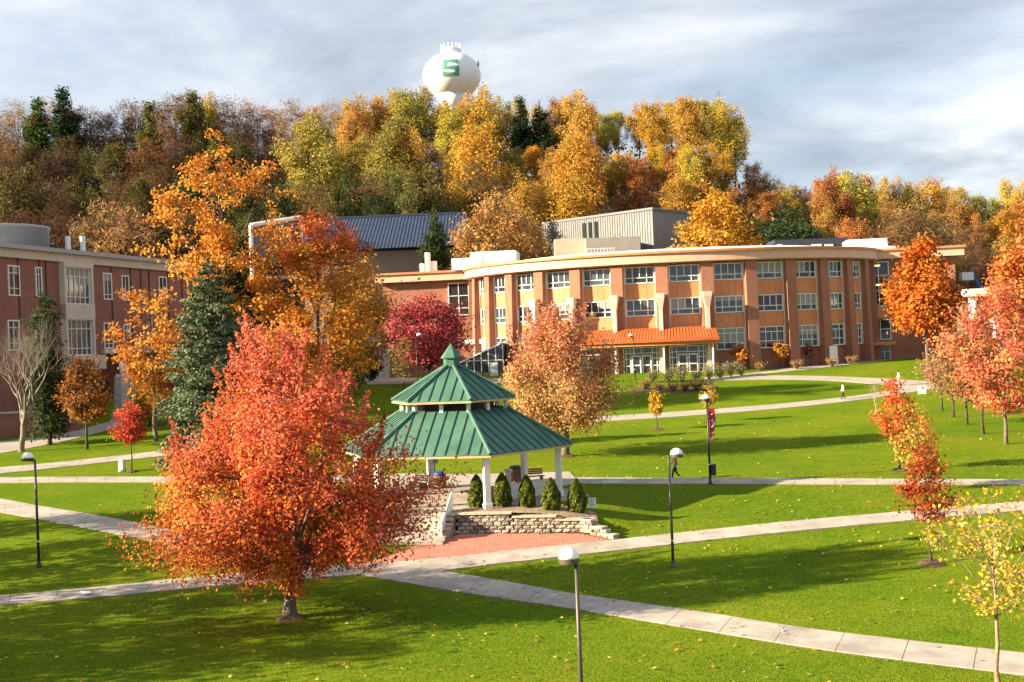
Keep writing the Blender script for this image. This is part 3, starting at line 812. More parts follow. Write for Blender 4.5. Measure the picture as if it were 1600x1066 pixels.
# boom lift arm
bl = thing('boom_lift', 'blue boom lift raised beside the right end wall', 'boom lift', tuple(P(1548, 500, 172).xy) + (5.5,))
o = bl.location
w_ = lambda x, y: P(x, y, 172) - o
MB().tube([w_(1542, 470), w_(1518, 424)], .28, 4).build('boom', mat('lift_blue', (.03,.12,.42), .45), bl)
q = w_(1512, 428); MB().box(q.x-1.0, q.x+.6, -.6, .6, q.z-.9, q.z+.2).build('basket', M_white, bl)
q = w_(1545, 500); MB().box(q.x-1.5, q.x+1.5, -1, 1, -.4, 1.6).build('base', mat('lift_base', (.1,.11,.12), .6), bl)
MB().tube([(q.x, 0, 1.5), w_(1542, 470)], .3, 4).build('riser', M_grey, bl)
# low pale retaining wall left of purple tree
pw2 = thing('pale_garden_wall', 'short pale concrete garden wall left of the burgundy tree', 'wall', tuple(P(585, 535, 165).xy) + (0,))
a_ = P(568, 528, 165); b_ = P(603, 528, 165)
MB().add([(-1.5, 0, 4), (1.8, 0, 4), (1.8, 0, a_.z), (-1.2, 0, a_.z), (-1.5, .5, 4), (1.8, .5, 4), (1.8, .5, a_.z), (-1.2, .5, a_.z)], [(0,1,2,3),(7,6,5,4),(3,2,6,7),(1,5,6,2),(0,3,7,4)]).build('wall_face', M_stone, pw2)

# ------------------------------------------------------------------ water tower
WY = 400.0
wt = P(706, 120, WY); wg = float(ground(wt.x, WY))
tower = thing('water_tower', 'white spheroid water tower with green letter S above the trees', 'water tower', (wt.x, WY, wg))
zc = P(706, 119, WY).z - wg; R_ = 45.5 * WY / F; RV = 37 * WY / F
pr = []
for i in range(25):
    t = -math.pi/2 + math.pi * i / 24
    pr.append((max(.02, R_ * math.cos(t)), zc + RV * math.sin(t)))
MB().lathe(pr, 56).build('tank', M_tank, tower, True)
MB().lathe([(2.2, 0), (1.7, 4), (1.6, zc-RV-6), (3.0, zc-RV-2.5), (5.6, zc-RV*.82)], 32).build('pedestal', M_tank, tower, True)
cp = MB().lathe([(3.3, zc+RV*.9), (3.3, zc+RV+.9), (3.2, zc+RV+1.0)], 32).build('top_platform', M_tank, tower)
for k in range(14):
    t = 2*math.pi*k/14
    MB().tube([(3.1*math.cos(t), 3.1*math.sin(t), zc+RV+.9), (3.1*math.cos(t), 3.1*math.sin(t), zc+RV+2.5)], .16, 6).build('antenna', M_tank, cp)
MB().tube([(R_*.93, -2, zc+1), (R_*.93, -2, zc+4.3)], .12, 6).build('whip_antenna', M_grey, tower)
MB().box(R_*.93-.3, R_*.93+.3, -2.3, -1.7, zc+2.4, zc+3.6).build('antenna_box', M_grey, tower)
# block letter S wrapped on the tank
smb = MB(); aS = rad(0.6); S = 5.4; sw = 1.05
def on_tank(u, v, off):
    th = aS + u / R_ ; ph = math.asin((v + 0.8) / RV)
    r_ = (R_ * math.cos(ph)) + off
    return (r_ * math.sin(th), -r_ * math.cos(th), zc + RV * math.sin(ph))
def sbar(u0, u1, v0, v1):
    n_ = 6; vs = []
    for i in range(n_+1):
        u = u0 + (u1-u0)*i/n_
        for j_ in range(4):
            vs.append(on_tank(u, v0+(v1-v0)*j_/3, 0.14))
    smb.add(vs, [(i*4+j_, i*4+4+j_, i*4+5+j_, i*4+1+j_) for i in range(n_) for j_ in range(3)])
h = S/2
sbar(-h, h, h-sw, h); sbar(-h, h, -sw/2, sw/2); sbar(-h, h, -h, -h+sw)
sbar(-h, -h+1.35, sw/2, h-sw); sbar(h-1.35, h, -h+sw, -sw/2)
sbar(h-1.1, h, h-sw-.5, h-sw); sbar(-h, -h+1.1, -h+sw, -h+sw+.5)
smb.build('letter', M_sgreen, tower)

# ================================================================== gazebo
gaz = thing('gazebo', 'hexagonal park gazebo with two tier green metal roof on white posts', 'gazebo', (GX, GY, FLOOR), rad(18.4 - 90))
C30, T30 = math.cos(math.pi/6), math.tan(math.pi/6)
def hexring(r, z): return [(r*math.cos(math.pi/3*k), r*math.sin(math.pi/3*k), z) for k in range(6)]
def hexfrustum(rs, closed=True):
    mb = MB(); vs = []; fs = []
    for r, z in rs: vs += hexring(r, z)
    for i in range(len(rs)-1):
        for k in range(6): fs.append((i*6+k, i*6+(k+1)%6, (i+1)*6+(k+1)%6, (i+1)*6+k))
    fs.append(tuple(reversed(range(6)))); fs.append(tuple((len(rs)-1)*6+k for k in range(6)))
    return mb.add(vs, fs)
hexfrustum([(7.4, -.35), (7.4, .0)]).build('floor', M_conc, gaz)
RP = 5.75; HE = 2.80
for k in range(6):
    t = math.pi/3*k; M = Matrix.Translation((RP*math.cos(t), RP*math.sin(t), 0)) @ Matrix.Rotation(t, 4, 'Z')
    post = MB().box(-.155, .155, -.155, .155, 0, HE-.12, M).build('post', M_white, gaz)
    MB().box(-.21, .21, -.21, .21, 0, .25, M).build('post_foot', M_white, post)
    MB().box(-.13, .13, -.13, .13, HE-.12, HE+.35, M).build('bracket', M_dark, post)
def roof_tier(name, r_in, z_in, r_out, z_out, pan):
    root = hexfrustum([(r_in, z_in-.06), (r_out-.1, z_out-.06)][::-1]).build(name, mat('roof_deck', (.16,.12,.08), .8), gaz)
    ti, to = r_in*C30, r_out*C30
    zt = lambda t: z_in + (z_out - z_in) * (t - ti) / (to - ti)
    half = to * T30; n_ = int(2*half / pan); wpan = 2*half/n_
    rot = lambda s, t, z: (t*math.cos(math.pi/6) - s*math.sin(math.pi/6), t*math.sin(math.pi/6) + s*math.cos(math.pi/6), z)
    pans = []; seams = []
    for i in range(n_):
        sa, sb = -half + i*wpan, -half + (i+1)*wpan
        ta, tb2 = max(ti, abs(sa)/T30), max(ti, abs(sb)/T30)
        top = [(sa, ta), (sb, tb2), (sb, to), (sa, to)]
        vs = [rot(s, t, zt(t) + .0) for s, t in top] + [rot(s, t, zt(t)-.05) for s, t in top]
        pans.append(MB().add(vs, [(0,1,2,3), (7,6,5,4), (0,4,5,1), (1,5,6,2), (2,6,7,3), (3,7,4,0)]).mesh('roof_panel', M_green))
        if i > 0 and to - ta > .15:
            vs = []
            for t in (ta, to):
                for ds, dz in ((-.035, -.02), (.035, -.02), (.02, .085), (-.02, .085)): vs.append(rot(sa+ds, t, zt(t)+dz*.7))
            seams.append(MB().add(vs, [(0,1,2,3), (7,6,5,4), (0,4,5,1), (1,5,6,2), (2,6,7,3), (3,7,4,0)]).mesh('seam', M_greenseam))
    hip = MB().tube([(r_in, 0, z_in+.03), (r_out+.02, 0, z_out+.03)], .11, 6).mesh('hip_cap', M_green)
    fb = []
    for t, z in ((to-.02, z_out-.15), (to+.03, z_out-.15), (to+.03, z_out-.055), (to-.02, z_out-.055)):
        h2 = t*T30; fb += [rot(-h2, t, z), rot(h2, t, z)]
    fas = MB().add(fb, [(0,1,3,2), (2,3,5,4), (4,5,7,6), (6,7,1,0), (0,2,4,6), (1,7,5,3)]).mesh('eave_board', M_wood)
    for k in range(6):
        for m_ in pans: inst('roof_panel', m_, root, rz=math.pi/3*k)
        for m_ in seams: inst('seam', m_, root, rz=math.pi/3*k)
        inst('hip_cap', hip, root, rz=math.pi/3*k); inst('eave_board', fas, root, rz=math.pi/3*k)
roof_tier('lower_roof', 2.9, 4.93, 6.55, HE, .56)
roof_tier('upper_roof', .42, 7.22, 3.5, 5.46, .56)
for k in range(12):
    t = math.pi/6*k; r = 2.95 if k % 2 == 0 else 2.95*C30
    M = Matrix.Translation((r*math.cos(t), r*math.sin(t), 0)) @ Matrix.Rotation(t, 4, 'Z')
    MB().box(-.1, .1, -.1, .1, 4.7, 5.5, M).build('lantern_post', M_white, gaz)
hexfrustum([(2.3, 4.6), (2.3, 5.3)]).build('lantern_box', M_dark, gaz)
cu = hexfrustum([(.46, 7.1), (.46, 7.68)]).build('cupola', M_green, gaz)
hexfrustum([(.60, 7.69), (.60, 7.74), (.02, 8.5)]).build('cupola_roof', M_green, cu)
# beams under the eaves
for k in range(6):
    t0_, t1_ = math.pi/3*k, math.pi/3*(k+1)
    MB().tube([(RP*math.cos(t0_), RP*math.sin(t0_), HE+.12), (RP*math.cos(t1_), RP*math.sin(t1_), HE+.12)], .13, 4).build('beam', M_wood, gaz)

# ------------------------------------------------------------------ retaining wall of split-face blocks
wang = math.atan2(WB.y-WA.y, WB.x-WA.x); wlen = math.hypot(WB.x-WA.x, WB.y-WA.y)
ZP = float(ground(WA.x+2, WA.y-.3))
rw = thing('retaining_wall', 'tan split face block wall stepping down in front of the arborvitae', 'wall', (WA.x, WA.y, ZP), wang)
def block_mesh(w, d, h, seed):
    r = random.Random(seed); mb = MB()
    # rough split face: 3x2 grid on the front pushed in and out, chamfered edges
    vs = []; nxb, nzb = 4, 3
    for j_ in range(nzb):
        for i in range(nxb):
            x = -w/2 + w*i/(nxb-1); z = h*j_/(nzb-1)
            edge = i in (0, nxb-1) or j_ in (0, nzb-1)
            vs.append((x, (0.045 if edge else 0) + r.uniform(-.018, .018), z))
    fs = [(j_*nxb+i, j_*nxb+i+1, (j_+1)*nxb+i+1, (j_+1)*nxb+i) for j_ in range(nzb-1) for i in range(nxb-1)]
    b0 = len(vs); vs += [(-w/2, d, 0), (w/2, d, 0), (w/2, d, h), (-w/2, d, h)]
    fs += [(b0+1, b0, b0+3, b0+2), (0, nxb*(nzb-1), b0+3, b0) , (nxb-1, b0+1, b0+2, nxb*nzb-1), tuple(range(nxb*(nzb-1), nxb*nzb)) + (b0+2, b0+3), tuple(reversed(range(nxb))) + (b0, b0+1)]
    return mb.add(vs, fs).mesh('block', M_block)
BW, BH = .40, .19
bm_ = [block_mesh(BW-.045, .42, BH-.028, s) for s in range(6)]
mats_b = [M_block, mat('wall_block_dark', (.24,.21,.175), .95, .25, 5, .9, bscale=14), mat('wall_block_light', (.46,.41,.33), .95, .2, 5, .9, bscale=14)]
bm2 = []
for q in bm_:
    for m_ in mats_b:
        c = q.copy(); c.materials[0] = m_; bm2.append(c)
def wall_run(parent, x0, ln, ncourse, zoff=0.0, M=IDM, rz=0.0):
    for c in range(ncourse):
        nb = int(round(ln / BW)); off = BW/2 if c % 2 else 0
        for i in range(nb):
            q = M @ Vector((x0 + BW*(i+.5) + (off if i < nb-0 else 0) - (BW/4), .012*c + random.uniform(-.03, .025), zoff + BH*c))
            inst('block', random.choice(bm2), parent, q, rz)
def cap_run(parent, x0, ln, z, M=IDM):
    nb = max(1, int(round(ln / .6)))
    for i in range(nb):
        a_ = x0 + ln*i/nb
        MB().box(a_+.008, a_+ln/nb-.008, -.03, .45, z, z+.09, M).build('cap_stone', M_cap, parent)
l1, l2, l3 = wlen*.45, wlen*.35, wlen*.30
wall_run(rw, 0, l1, 5); cap_run(rw, -.05, l1+.05, BH*5)
wall_run(rw, l1, l2, 4); cap_run(rw, l1+.003, l2, BH*4)
wall_run(rw, l1+l2, l3, 3); cap_run(rw, l1+l2+.003, l3, BH*3)
# right return, stepping down towards the walk
we = G(962, 843.5)
rdir = Vector((we.x - WB.x, we.y - WB.y, 0)); ra = math.atan2(rdir.y, rdir.x) - wang
Mr = Matrix.Translation((wlen-.1, 0, 0)) @ Matrix.Rotation(ra, 4, 'Z')
rl = rdir.length
for k, nc in ((0, 3), (1, 2), (2, 1)):
    wall_run(rw, rl*k/3, rl/3, nc, -.12*k, Mr, ra); cap_run(rw, rl*k/3, rl/3, BH*nc - .12*k, Mr)
# left cheek by the stair
ce = G(697, 844)
cdir = Vector((WA.x - ce.x, WA.y - ce.y, 0)); ca = math.atan2(cdir.y, cdir.x) - wang
Mc = Matrix.Translation((-cdir.length*math.cos(ca), -cdir.length*math.sin(ca), 0)) @ Matrix.Rotation(ca, 4, 'Z')
cl = cdir.length
for k in range(4):
    wall_run(rw, cl*k/4, cl/4, k+2, 0, Mc, ca); cap_run(rw, cl*k/4, cl/4, BH*(k+2), Mc)
# planting bed behind the wall
mb = MB(); nb = 26
bx0, bx1 = WA.x + .3, P(935, 812, 61).x
rows_b = []
for i in range(nb+1):
    x = bx0 + (bx1-bx0)*i/nb; yw = wall_y(x) + .42
    yb = yw + 2.2 + .5*math.sin(i*.8) - 1.2*max(0, (i-nb*.75)/(nb*.25))
    rows_b.append([(x, yw + (yb-yw)*k/4) for k in range(5)])
vs = [gz(a_, b_, .03 + .05*(0 < k < 4)) for r in rows_b for k, (a_, b_) in enumerate(r)]
fs = [(i*5+k, (i+1)*5+k, (i+1)*5+k+1, i*5+k+1) for i in range(nb) for k in range(4)]
struct(mb.add(vs, fs).build('planting_bed', M_tan_mulch))
# stair beside the wall
sa_ = G(672, 852); sb_ = Vector((sa_.x + .6, 62.6, FLOOR))
st = thing('stairway', 'broad pale concrete steps rising to the gazebo floor', 'stairs', (sa_.x, sa_.y, sa_.z), math.atan2(sb_.y-sa_.y, sb_.x-sa_.x) - math.pi/2)
run = math.hypot(sb_.x-sa_.x, sb_.y-sa_.y); rise = FLOOR - sa_.z
for k in range(7):
    MB().box(-3.6, .62, run*k/7, run*(k+1)/7 + (.8 if k == 6 else .3), -.8, rise*(k+1)/7 - .002*(7-k)).build('step', M_conc, st)
# white rail panel
ra_ = G(691, 846); rb_ = P(706.5, 797, 63.6)
hr = thing('hand_rail', 'solid white sloping rail panel beside the retaining wall', 'railing', ra_)
d_ = rb_ - ra_; n_ = Vector((d_.y, -d_.x, 0)).normalized() * .035
vs = []
for s in (-1, 1):
    for base, up in ((ra_, .03), (rb_, .05), (rb_, .82), (rb_*1.0, .82), (ra_, .84)):
        vs.append(base - ra_ + n_*s + Vector((0, 0, up)))
MB().add([vs[i].to_tuple() for i in (0,1,2,4,5,6,7,9)], [(0,1,2,3), (7,6,5,4), (0,4,5,1), (1,5,6,2), (2,6,7,3), (3,7,4,0)]).build('panel', M_white, hr)
MB().tube([vs[4].lerp(vs[9], .5) + Vector((0,0,.03)), vs[2].lerp(vs[7], .5) + Vector((0,0,.03))], .045, 8).build('top_rail', M_white, hr)
for q in (Vector((0,0,0)), d_):
    MB().tube([q + Vector((0,0,-.2)), q + Vector((0,0,.95))], .05, 8).build('rail_post', M_white, hr)

# ------------------------------------------------------------------ small furniture round the gazebo
def bin_(label, px, py, lid, h=1.05, r=.36):
    p = G(px, py)
    t = thing('litter_bin', label, 'litter bin', p, group='litter bins')
    MB().lathe([(r-.05, 0), (r-.05, h*.78)], 16).build('liner', M_dark, t)
    sl_ = MB().box(-.045, .045, -.015, .015, .04, h*.78).mesh('slat', M_slat)
    for k in range(20):
        a_ = 2*math.pi*k/20; o = inst('slat', sl_, t, (r*math.cos(a_), r*math.sin(a_), 0), a_+math.pi/2)
    MB().lathe([(r+.02, h*.76), (r+.03, h*.82), (r, h*.92), (r*.7, h*.99), (.05, h)], 20).build('lid', lid, t, True)
bin_('slatted litter bin with bright blue lid beside the dark sign', 688, 764, M_binblue)
bin_('litter bin with dark domed lid at the right of the gazebo', 806, 754, mat('lid_dark', (.03,.035,.04), .4))
p = G(795, 764)
t = thing('drinking_fountain', 'pale grey pedestal drinking fountain between gazebo posts', 'fountain', p)
MB().box(-.17, .17, -.17, .17, 0, 1.0).build('pedestal', M_white, t)
MB().lathe([(.2, 1.0), (.27, 1.08), (.25, 1.15), (.05, 1.12)], 16).build('bowl', M_frame, t)
def bench(label, p, rz, m):
    t = thing('bench', label, 'bench', p, rz, 'benches')
    for k in range(4): MB().box(-.85, .85, -.22+.12*k, -.13+.12*k, .42, .46).build('seat_slat', m, t)
    for k in range(3): MB().box(-.85, .85, .26+.02*k, .30+.02*k, .52+.13*k, .62+.13*k).build('back_slat', m, t)
    for s in (-.7, .7): MB().box(s-.04, s+.04, -.2, .3, 0, .42).build('leg', M_dark, t)
bench('brown slatted bench at the right side of gazebo', G(829, 756), rad(15), mat('bench_brown', (.20,.09,.05), .7, .2, 4))
bench('dark bench in the gazebo by its left post', G(652, 766), rad(-60), M_dark)
fp0 = G(798, 783); fp1 = G(856, 774)
fd = fp1 - fp0
pf = thing('picket_fence', 'short white picket fence behind the arborvitae', 'fence', fp0, math.atan2(fd.y, fd.x))
fl = fd.xy.length
pk = MB().box(-.05, .05, -.02, .02, .06, .92).mesh('picket', M_white)
for k in range(int(fl/.17)+1): inst('picket', pk, pf, (.17*k, 0, fd.z*(.17*k/fl)))
for z in (.25, .72): MB().box(0, fl, .022, .06, z, z+.08).build('rail', M_white, pf)
p = G(679, 741); t = thing('notice_board', 'dark square sign panel on a post behind the gazebo', 'sign', p)
k_ = p.y / F
MB().tube([(0,0,-.1), (0,0,27*k_)], .05, 8).build('sign_post', M_dark, t)
MB().box(-6.5*k_, 6.5*k_, -.08, -.052, 17*k_, 28.5*k_).build('panel', mat('sign_face', (.03,.035,.04), .5), t)
p = G(926, 797); t = thing('yard_sign', 'small white yard sign on the grass right of the arborvitae', 'sign', p, rad(-6))
k_ = p.y / F
for s in (-.14, .14): MB().tube([(s,0,-.1), (s,0,.25)], .012, 6).build('stake', M_grey, t)
bd = MB().box(-.19, .19, -.012, .012, .1, .62).build('board', M_paper, t)
for k in range(5): MB().box(-.14, .14-.05*(k%3), -.0165, -.0145, .52-.08*k, .545-.08*k).build('print_line', mat('print', (.12,.16,.25), .7), bd)
p = G(191, 737); t = thing('utility_pedestal', 'small white rounded utility pedestal on the left lawn', 'pedestal', p)
k_ = p.y/F
MB().lathe([(.26, -.1), (.26, 15*k_), (.2, 18*k_), (.05, 19*k_)], 14).build('housing', M_white, t, True)
MB().box(-.14, .14, -.29, -.255, .15, .75).build('access_door', M_frame, t)
p = G(1441, 618); t = thing('small_white_sign', 'small blank white sign by the far right path', 'sign', p)
k_ = p.y/F
for s in (-.25, .25): MB().tube([(s,0,-.1), (s,0,.3)], .025, 6).build('stake', M_grey, t)
MB().box(-.40, .40, -.02, .02, .15, 15*k_).build('board', M_paper, t)
p = G(134, 928); q = p.copy(); q.z += .046
t = tag(MB().add([(-.18,-.42,.0),(.22,-.38,.02),(.2,.4,.01),(-.2,.36,.03),(-.18,-.42,.006),(.22,-.38,.026),(.2,.4,.016),(-.2,.36,.036)], [(3,2,1,0),(4,5,6,7),(0,1,5,4),(1,2,6,5),(2,3,7,6),(3,0,4,7)]).build('paper_sheet', M_paper), 'sheet of white paper lying on the near left walk', 'paper')
t.location = q; t.rotation_euler = (0, 0, rad(25))

# ------------------------------------------------------------------ lamp posts
def lamp(label, base, h, side, pole=M_bronze, r=.28, arm=.34):
    t = thing('lamp_post', label, 'lamp post', base, side, 'dome lamp posts on the campus walks')
    MB().lathe([(.16, -.1), (.16, .05), (.1, .12), (.08, .3)], 12).build('base_plate', pole, t)
    pl = MB().tube([(0,0,.05), (0,0,h-.32)], [.068, .05], 10).build('pole', pole, t, True)
    MB().lathe([(.075, h*.22), (.075, h*.22+.06)], 10).build('pole_band', M_white, pl)
    MB().tube([(0,0,h-.36), (arm*.6,0,h-.36), (arm,0,h-.30)], .035, 8).build('arm', pole, t)
    MB().lathe([(r*.9, h-.36), (r, h-.35), (r, h-.23), (r*.98, h-.22)], 24, (arm,0,0)).build('collar', pole, t)
    pr_ = [(r*.99*math.cos(a_), h-.217 + r*.95*math.sin(a_)) for a_ in [math.pi/2*i/9 for i in range(10)]]
    pr_[-1] = (.01, pr_[-1][1])
    MB().lathe(pr_, 28, (arm,0,0)).build('dome', M_globe, t, True)
    return t
HL = 5.25
b = G(908, 1066); bx = P(911, 1150, 33.0); bz = float(ground(bx.x, 33.0))
top = P(897, 858, 33.0)
lamp('nearest dome lamp post, its foot below the picture', (bx.x, 33.0, bz), top.z - bz, rad(200), arm=.2)
b = G(1052, 886); lamp('dome lamp post on the right lawn with dome to its right', b, P(1052, 702, b.y).z - b.z, rad(0))
b = G(1110, 757); lamp('dome lamp post carrying a red banner and dark box', b, P(1108, 617, b.y).z - b.z, rad(200), M_dark, arm=.1)
LB3 = b
b = G(61, 886); lamp('dome lamp post on the left lawn with dome to its left', b, P(52, 708, b.y).z - b.z, rad(180), M_dark)
b = G(92, 688); lamp('far dome lamp post between bare tree and brick building', b, P(88, 581, b.y).z - b.z, rad(180), M_dark)
b = Vector((P(992, 580, 143).x, 143, 0)); b.z = float(ground(b.x, b.y)); lamp('far dome lamp post in front of the copper canopy', b, P(992, 522, 143).z - b.z, rad(180), M_dark)
b = Vector((P(652, 580, 135).x, 135, 0)); b.z = float(ground(b.x, b.y)); lamp('far dome lamp post standing in the burgundy tree', b, P(652, 521, 135).z - b.z, rad(0), M_dark)
b = G(1375, 562)
t = thing('street_light', 'tall slim pole light beside the right end stair', 'pole light', b)
hh = P(1373, 499, b.y).z - b.z
MB().tube([(0,0,-.1), (0,0,hh)], [.09, .06], 8).build('pole', M_bronze, t)
for s in (-1, 1): MB().box(s*.2-(.0 if s > 0 else .5), s*.2+(.5 if s > 0 else 0), -.15, .15, hh-.08, hh+.08).build('lamp_head', M_bronze, t)
MB().box(-.2, .2, -.04, .04, hh-.05, hh+.05).build('cross_arm', M_bronze, t)
# banner and box on the third lamp
bn = thing('banner', 'narrow red banner with coloured edge on the lamp post', 'banner', LB3)
k_ = LB3.y/F
def bstrip(x0, x1, m, zlo, zhi, name, yo=0.0):
    n_ = 8; vs = []
    for i in range(n_+1):
        z = zlo + (zhi-zlo)*i/n_; f_ = .14*math.sin((z-zlo)/(zhi-zlo)*math.pi); taper = .3 + .7*min(1, (z - zlo)/(1.2))
        for x in (x0, x1):
            for yo_ in (0, .012): vs.append((.08 + x*taper + f_*x*2, -.05 + f_ + yo + yo_, z))
    fs = []
    for i in range(n_):
        k = i*4; fs += [(k, k+2, k+6, k+4), (k+1, k+5, k+7, k+3), (k, k+4, k+5, k+1), (k+2, k+3, k+7, k+6)]
    return MB().add(vs, fs).build(name, m, bn)
zlo, zhi = 70*k_, 118*k_
bstrip(0, .32, mat('banner_red', (.55,.02,.05), .7), zlo, zhi, 'cloth')
cs = [(.75,.65,.1), (.05,.35,.5), (.8,.78,.75), (.1,.4,.25), (.6,.55,.08)]
for k in range(5):
    za = zlo + (zhi-zlo)*k/5; bstrip(.33, .50, mat('banner_%d' % k, cs[4-k], .7), za+.01, za+(zhi-zlo)/5-.01, 'edge_patch')
for z in (zlo, zhi): MB().tube([(0,0,z), (.62,-.05,z)], .015, 6).build('bracket', M_dark, bn)
bxo = thing('hanging_box', 'dark box fixed low on the banner lamp post', 'box', (LB3.x, LB3.y, LB3.z))
MB().box(.06, .34, -.16, .12, 14*k_, 30*k_).build('housing', M_dark, bxo)
MB().box(.05, .36, -.18, .14, 30.1*k_, 31.5*k_).build('lid', M_bronze, bxo)

# ================================================================== trees
def leaf_mesh(name, cen, size, aspect, cols, rng, outward=None, droop=0.0, m=None, align=None):
    """one quad (folded diamond) per leaf, colour of each leaf in the attribute Col."""
    n = len(cen)
    nr = rng.normal(size=(n, 3)); nr[:, 2] += 0.5
    if outward is not None: nr = nr + outward * 1.0
    nr /= np.linalg.norm(nr, axis=1, keepdims=True) + 1e-9
    tg = rng.normal(size=(n, 3)) if align is None else align + rng.normal(size=(n, 3)) * 0.35
    tg[:, 2] -= droop
    tg -= nr * np.sum(tg * nr, axis=1, keepdims=True)
    tg /= np.linalg.norm(tg, axis=1, keepdims=True) + 1e-9
    bt = np.cross(nr, tg)
    s = (size * rng.uniform(0.65, 1.35, n))[:, None]
    w = s * aspect
    v = np.empty((n, 4, 3))
    v[:, 0] = cen - tg * s * 0.5; v[:, 2] = cen + tg * s * 0.5
    fold = nr * w * 0.22
    v[:, 1] = cen + bt * w * 0.5 + fold - tg * s * 0.06; v[:, 3] = cen - bt * w * 0.5 + fold - tg * s * 0.06
    me = bpy.data.meshes.new(name)
    me.vertices.add(n * 4); me.loops.add(n * 4); me.polygons.add(n)
    me.vertices.foreach_set('co', v.reshape(-1))
    me.loops.foreach_set('vertex_index', np.arange(n * 4, dtype=np.int32))
    me.polygons.foreach_set('loop_start', np.arange(0, n * 4, 4, dtype=np.int32))
    me.update(calc_edges=True)
    a = me.color_attributes.new('Col', 'FLOAT_COLOR', 'POINT')
    c4 = np.ones((n, 4), np.float32); c4[:, :3] = np.clip(cols, 0.002, 1)
    a.data.foreach_set('color', np.repeat(c4, 4, axis=0).reshape(-1))
    me.materials.append(m or M_leaf)
    return me
def bez(a, b, c, n): return [a * (1-t)**2 + b * (2*t*(1-t)) + c * t*t for t in [i/(n-1) for i in range(n)]]
def prof_r(profile, t):
    return float(np.interp(t, [p[0] for p in profile], [p[1] for p in profile]))
def gen_tree(seed, H, base, R, profile, nlimb, ntwig, nleaf, leaf, trunk_r, palette, spread=0.5, lump=0.25, fork=None, aspect=0.7, wood=None, wiggle=0.12, colfun=None, inner=0.35, ydepth=1.0, twig_r=0.022, trunk_top=0.8, vlen=0.0, droop=0.0, zs=.75, shoots=0):
    """Tapered trunk, limbs reaching into the crown's envelope, twigs to points in it, leaves clustered along the twigs."""
    rng = np.random.default_rng(seed); rnd = random.Random(seed)
    mb = MB()
    tp = [Vector((rnd.uniform(-1, 1) * wiggle * (k > 0), rnd.uniform(-1, 1) * wiggle * (k > 0), H * trunk_top * k / 7 - (0.25 if k == 0 else 0))) for k in range(8)]
    if fork: tp = [p for p in tp if p.z <= fork + .6] + [Vector((wiggle*.4, 0, fork + 1.0))]
    nt_ = len(tp)
    trs = [trunk_r * (1.45 if k == 0 else 1.0 - (0.85 if not fork else .45) * k / (nt_ - 1)) for k in range(nt_)]
    tp.insert(1, Vector((0, 0, 0.35))); trs.insert(1, trunk_r * 1.05)
    mb.tube(tp, trs, 10)
    nodes = []          # points on limbs: (pos, radius)
    def trunk_at(z):
        for a, b in zip(tp, tp[1:]):
            if a.z <= z <= b.z: return a.lerp(b, (z - a.z) / max(1e-6, b.z - a.z))
        return tp[-1]
    lob = rng.uniform(0, 6.28, 6)
    def env(t, az):
        l = 1 + lump * (0.5*math.sin(2*az + lob[0] + 3*t) + 0.35*math.sin(3*az + lob[1] - 5*t) + 0.35*math.sin(5*az + lob[2] + 9*t))
        return R * prof_r(profile, t) * l
    zc0 = base
    for i in range(nlimb):
        az = i * 2.399 + rnd.uniform(-.3, .3)
        f = (i + .5) / nlimb
        z0 = (fork * rnd.uniform(.8, 1.1)) if fork else base * .95 + (H * trunk_top - base) * f * .85
        s = trunk_at(z0)
        t_end = (rnd.uniform(.3, .95) if fork else min(.97, f + rnd.uniform(.12, .3)))
        rr = env(t_end, az) * rnd.uniform(.62, .85)
        e_ = Vector((rr*math.cos(az), rr*math.sin(az)*ydepth, base + (H - base) * t_end))
        mid = s.lerp(e_, .45); mid.x += (e_.x - s.x) * .18; mid.y += (e_.y - s.y) * .18; mid.z += (e_.z - s.z) * (-.05 if fork else .0)
        pts = bez(s, mid, e_, 8)
        pts = [p + Vector((rnd.uniform(-1,1), rnd.uniform(-1,1), rnd.uniform(-1,1))) * (.09 * (0 < k < 7)) * R * .3 for k, p in enumerate(pts)]
        r0 = trunk_r * (.55 if fork else .36) * (1 - .35 * f)
        rs = [r0 * (1 - .82 * k / 7) for k in range(8)]
        mb.tube(pts, rs, 6, False)
        nodes += [(p, r) for p, r in list(zip(pts, rs))[2:]]
    if not fork: nodes += [(trunk_at(H*trunk_top*(.5+.07*k)), trunk_r*.2) for k in range(8)]
    npos = np.array([n_[0][:] for n_ in nodes])
    cen = []; clump = []; outw = []
    tmax = max(p[1] for p in profile)
    for k in range(ntwig):
        while True:
            t = rnd.random()
            if rnd.random() < (prof_r(profile, t) / tmax) ** 1.5 + .04: break
        az = rnd.uniform(0, 2*math.pi)
        u = math.sqrt(inner**2 + (1 - inner**2) * rnd.random())
        rr = env(t, az) * u * (rnd.uniform(1.04, 1.2) if rnd.random() < .13 else 1)
        p = Vector((rr*math.cos(az), rr*math.sin(az)*ydepth, base + (H - base) * (t if t < .6 else t * rnd.uniform(.96, 1.05))))
        d = npos - np.array(p[:]); dd = np.linalg.norm(d, axis=1) + np.maximum(d[:, 2], 0) * 1.5
        j = int(np.argmin(dd)); q, qr = nodes[j]
        mid = q.lerp(p, .5); mid.z += (p - q).length * .08
        pts = bez(q, mid, p, 4)
        mb.tube(pts, [min(qr*.6, twig_r*1.6), twig_r*1.2, twig_r*.8, twig_r*.4], 3, False)
        n_ = max(3, int(nleaf * rnd.uniform(.55, 1.4)))
        ts = rng.uniform(.25, 1.12, n_)[:, None]
        A_, B_ = np.array(q[:]), np.array(p[:])
        c = A_ + (B_ - A_) * ts + np.clip(rng.normal(size=(n_, 3)), -2.0, 2.0) * spread * np.array([1, 1, zs]) + np.array([0, 0, 1]) * rng.uniform(-1, 1, (n_, 1)) * vlen
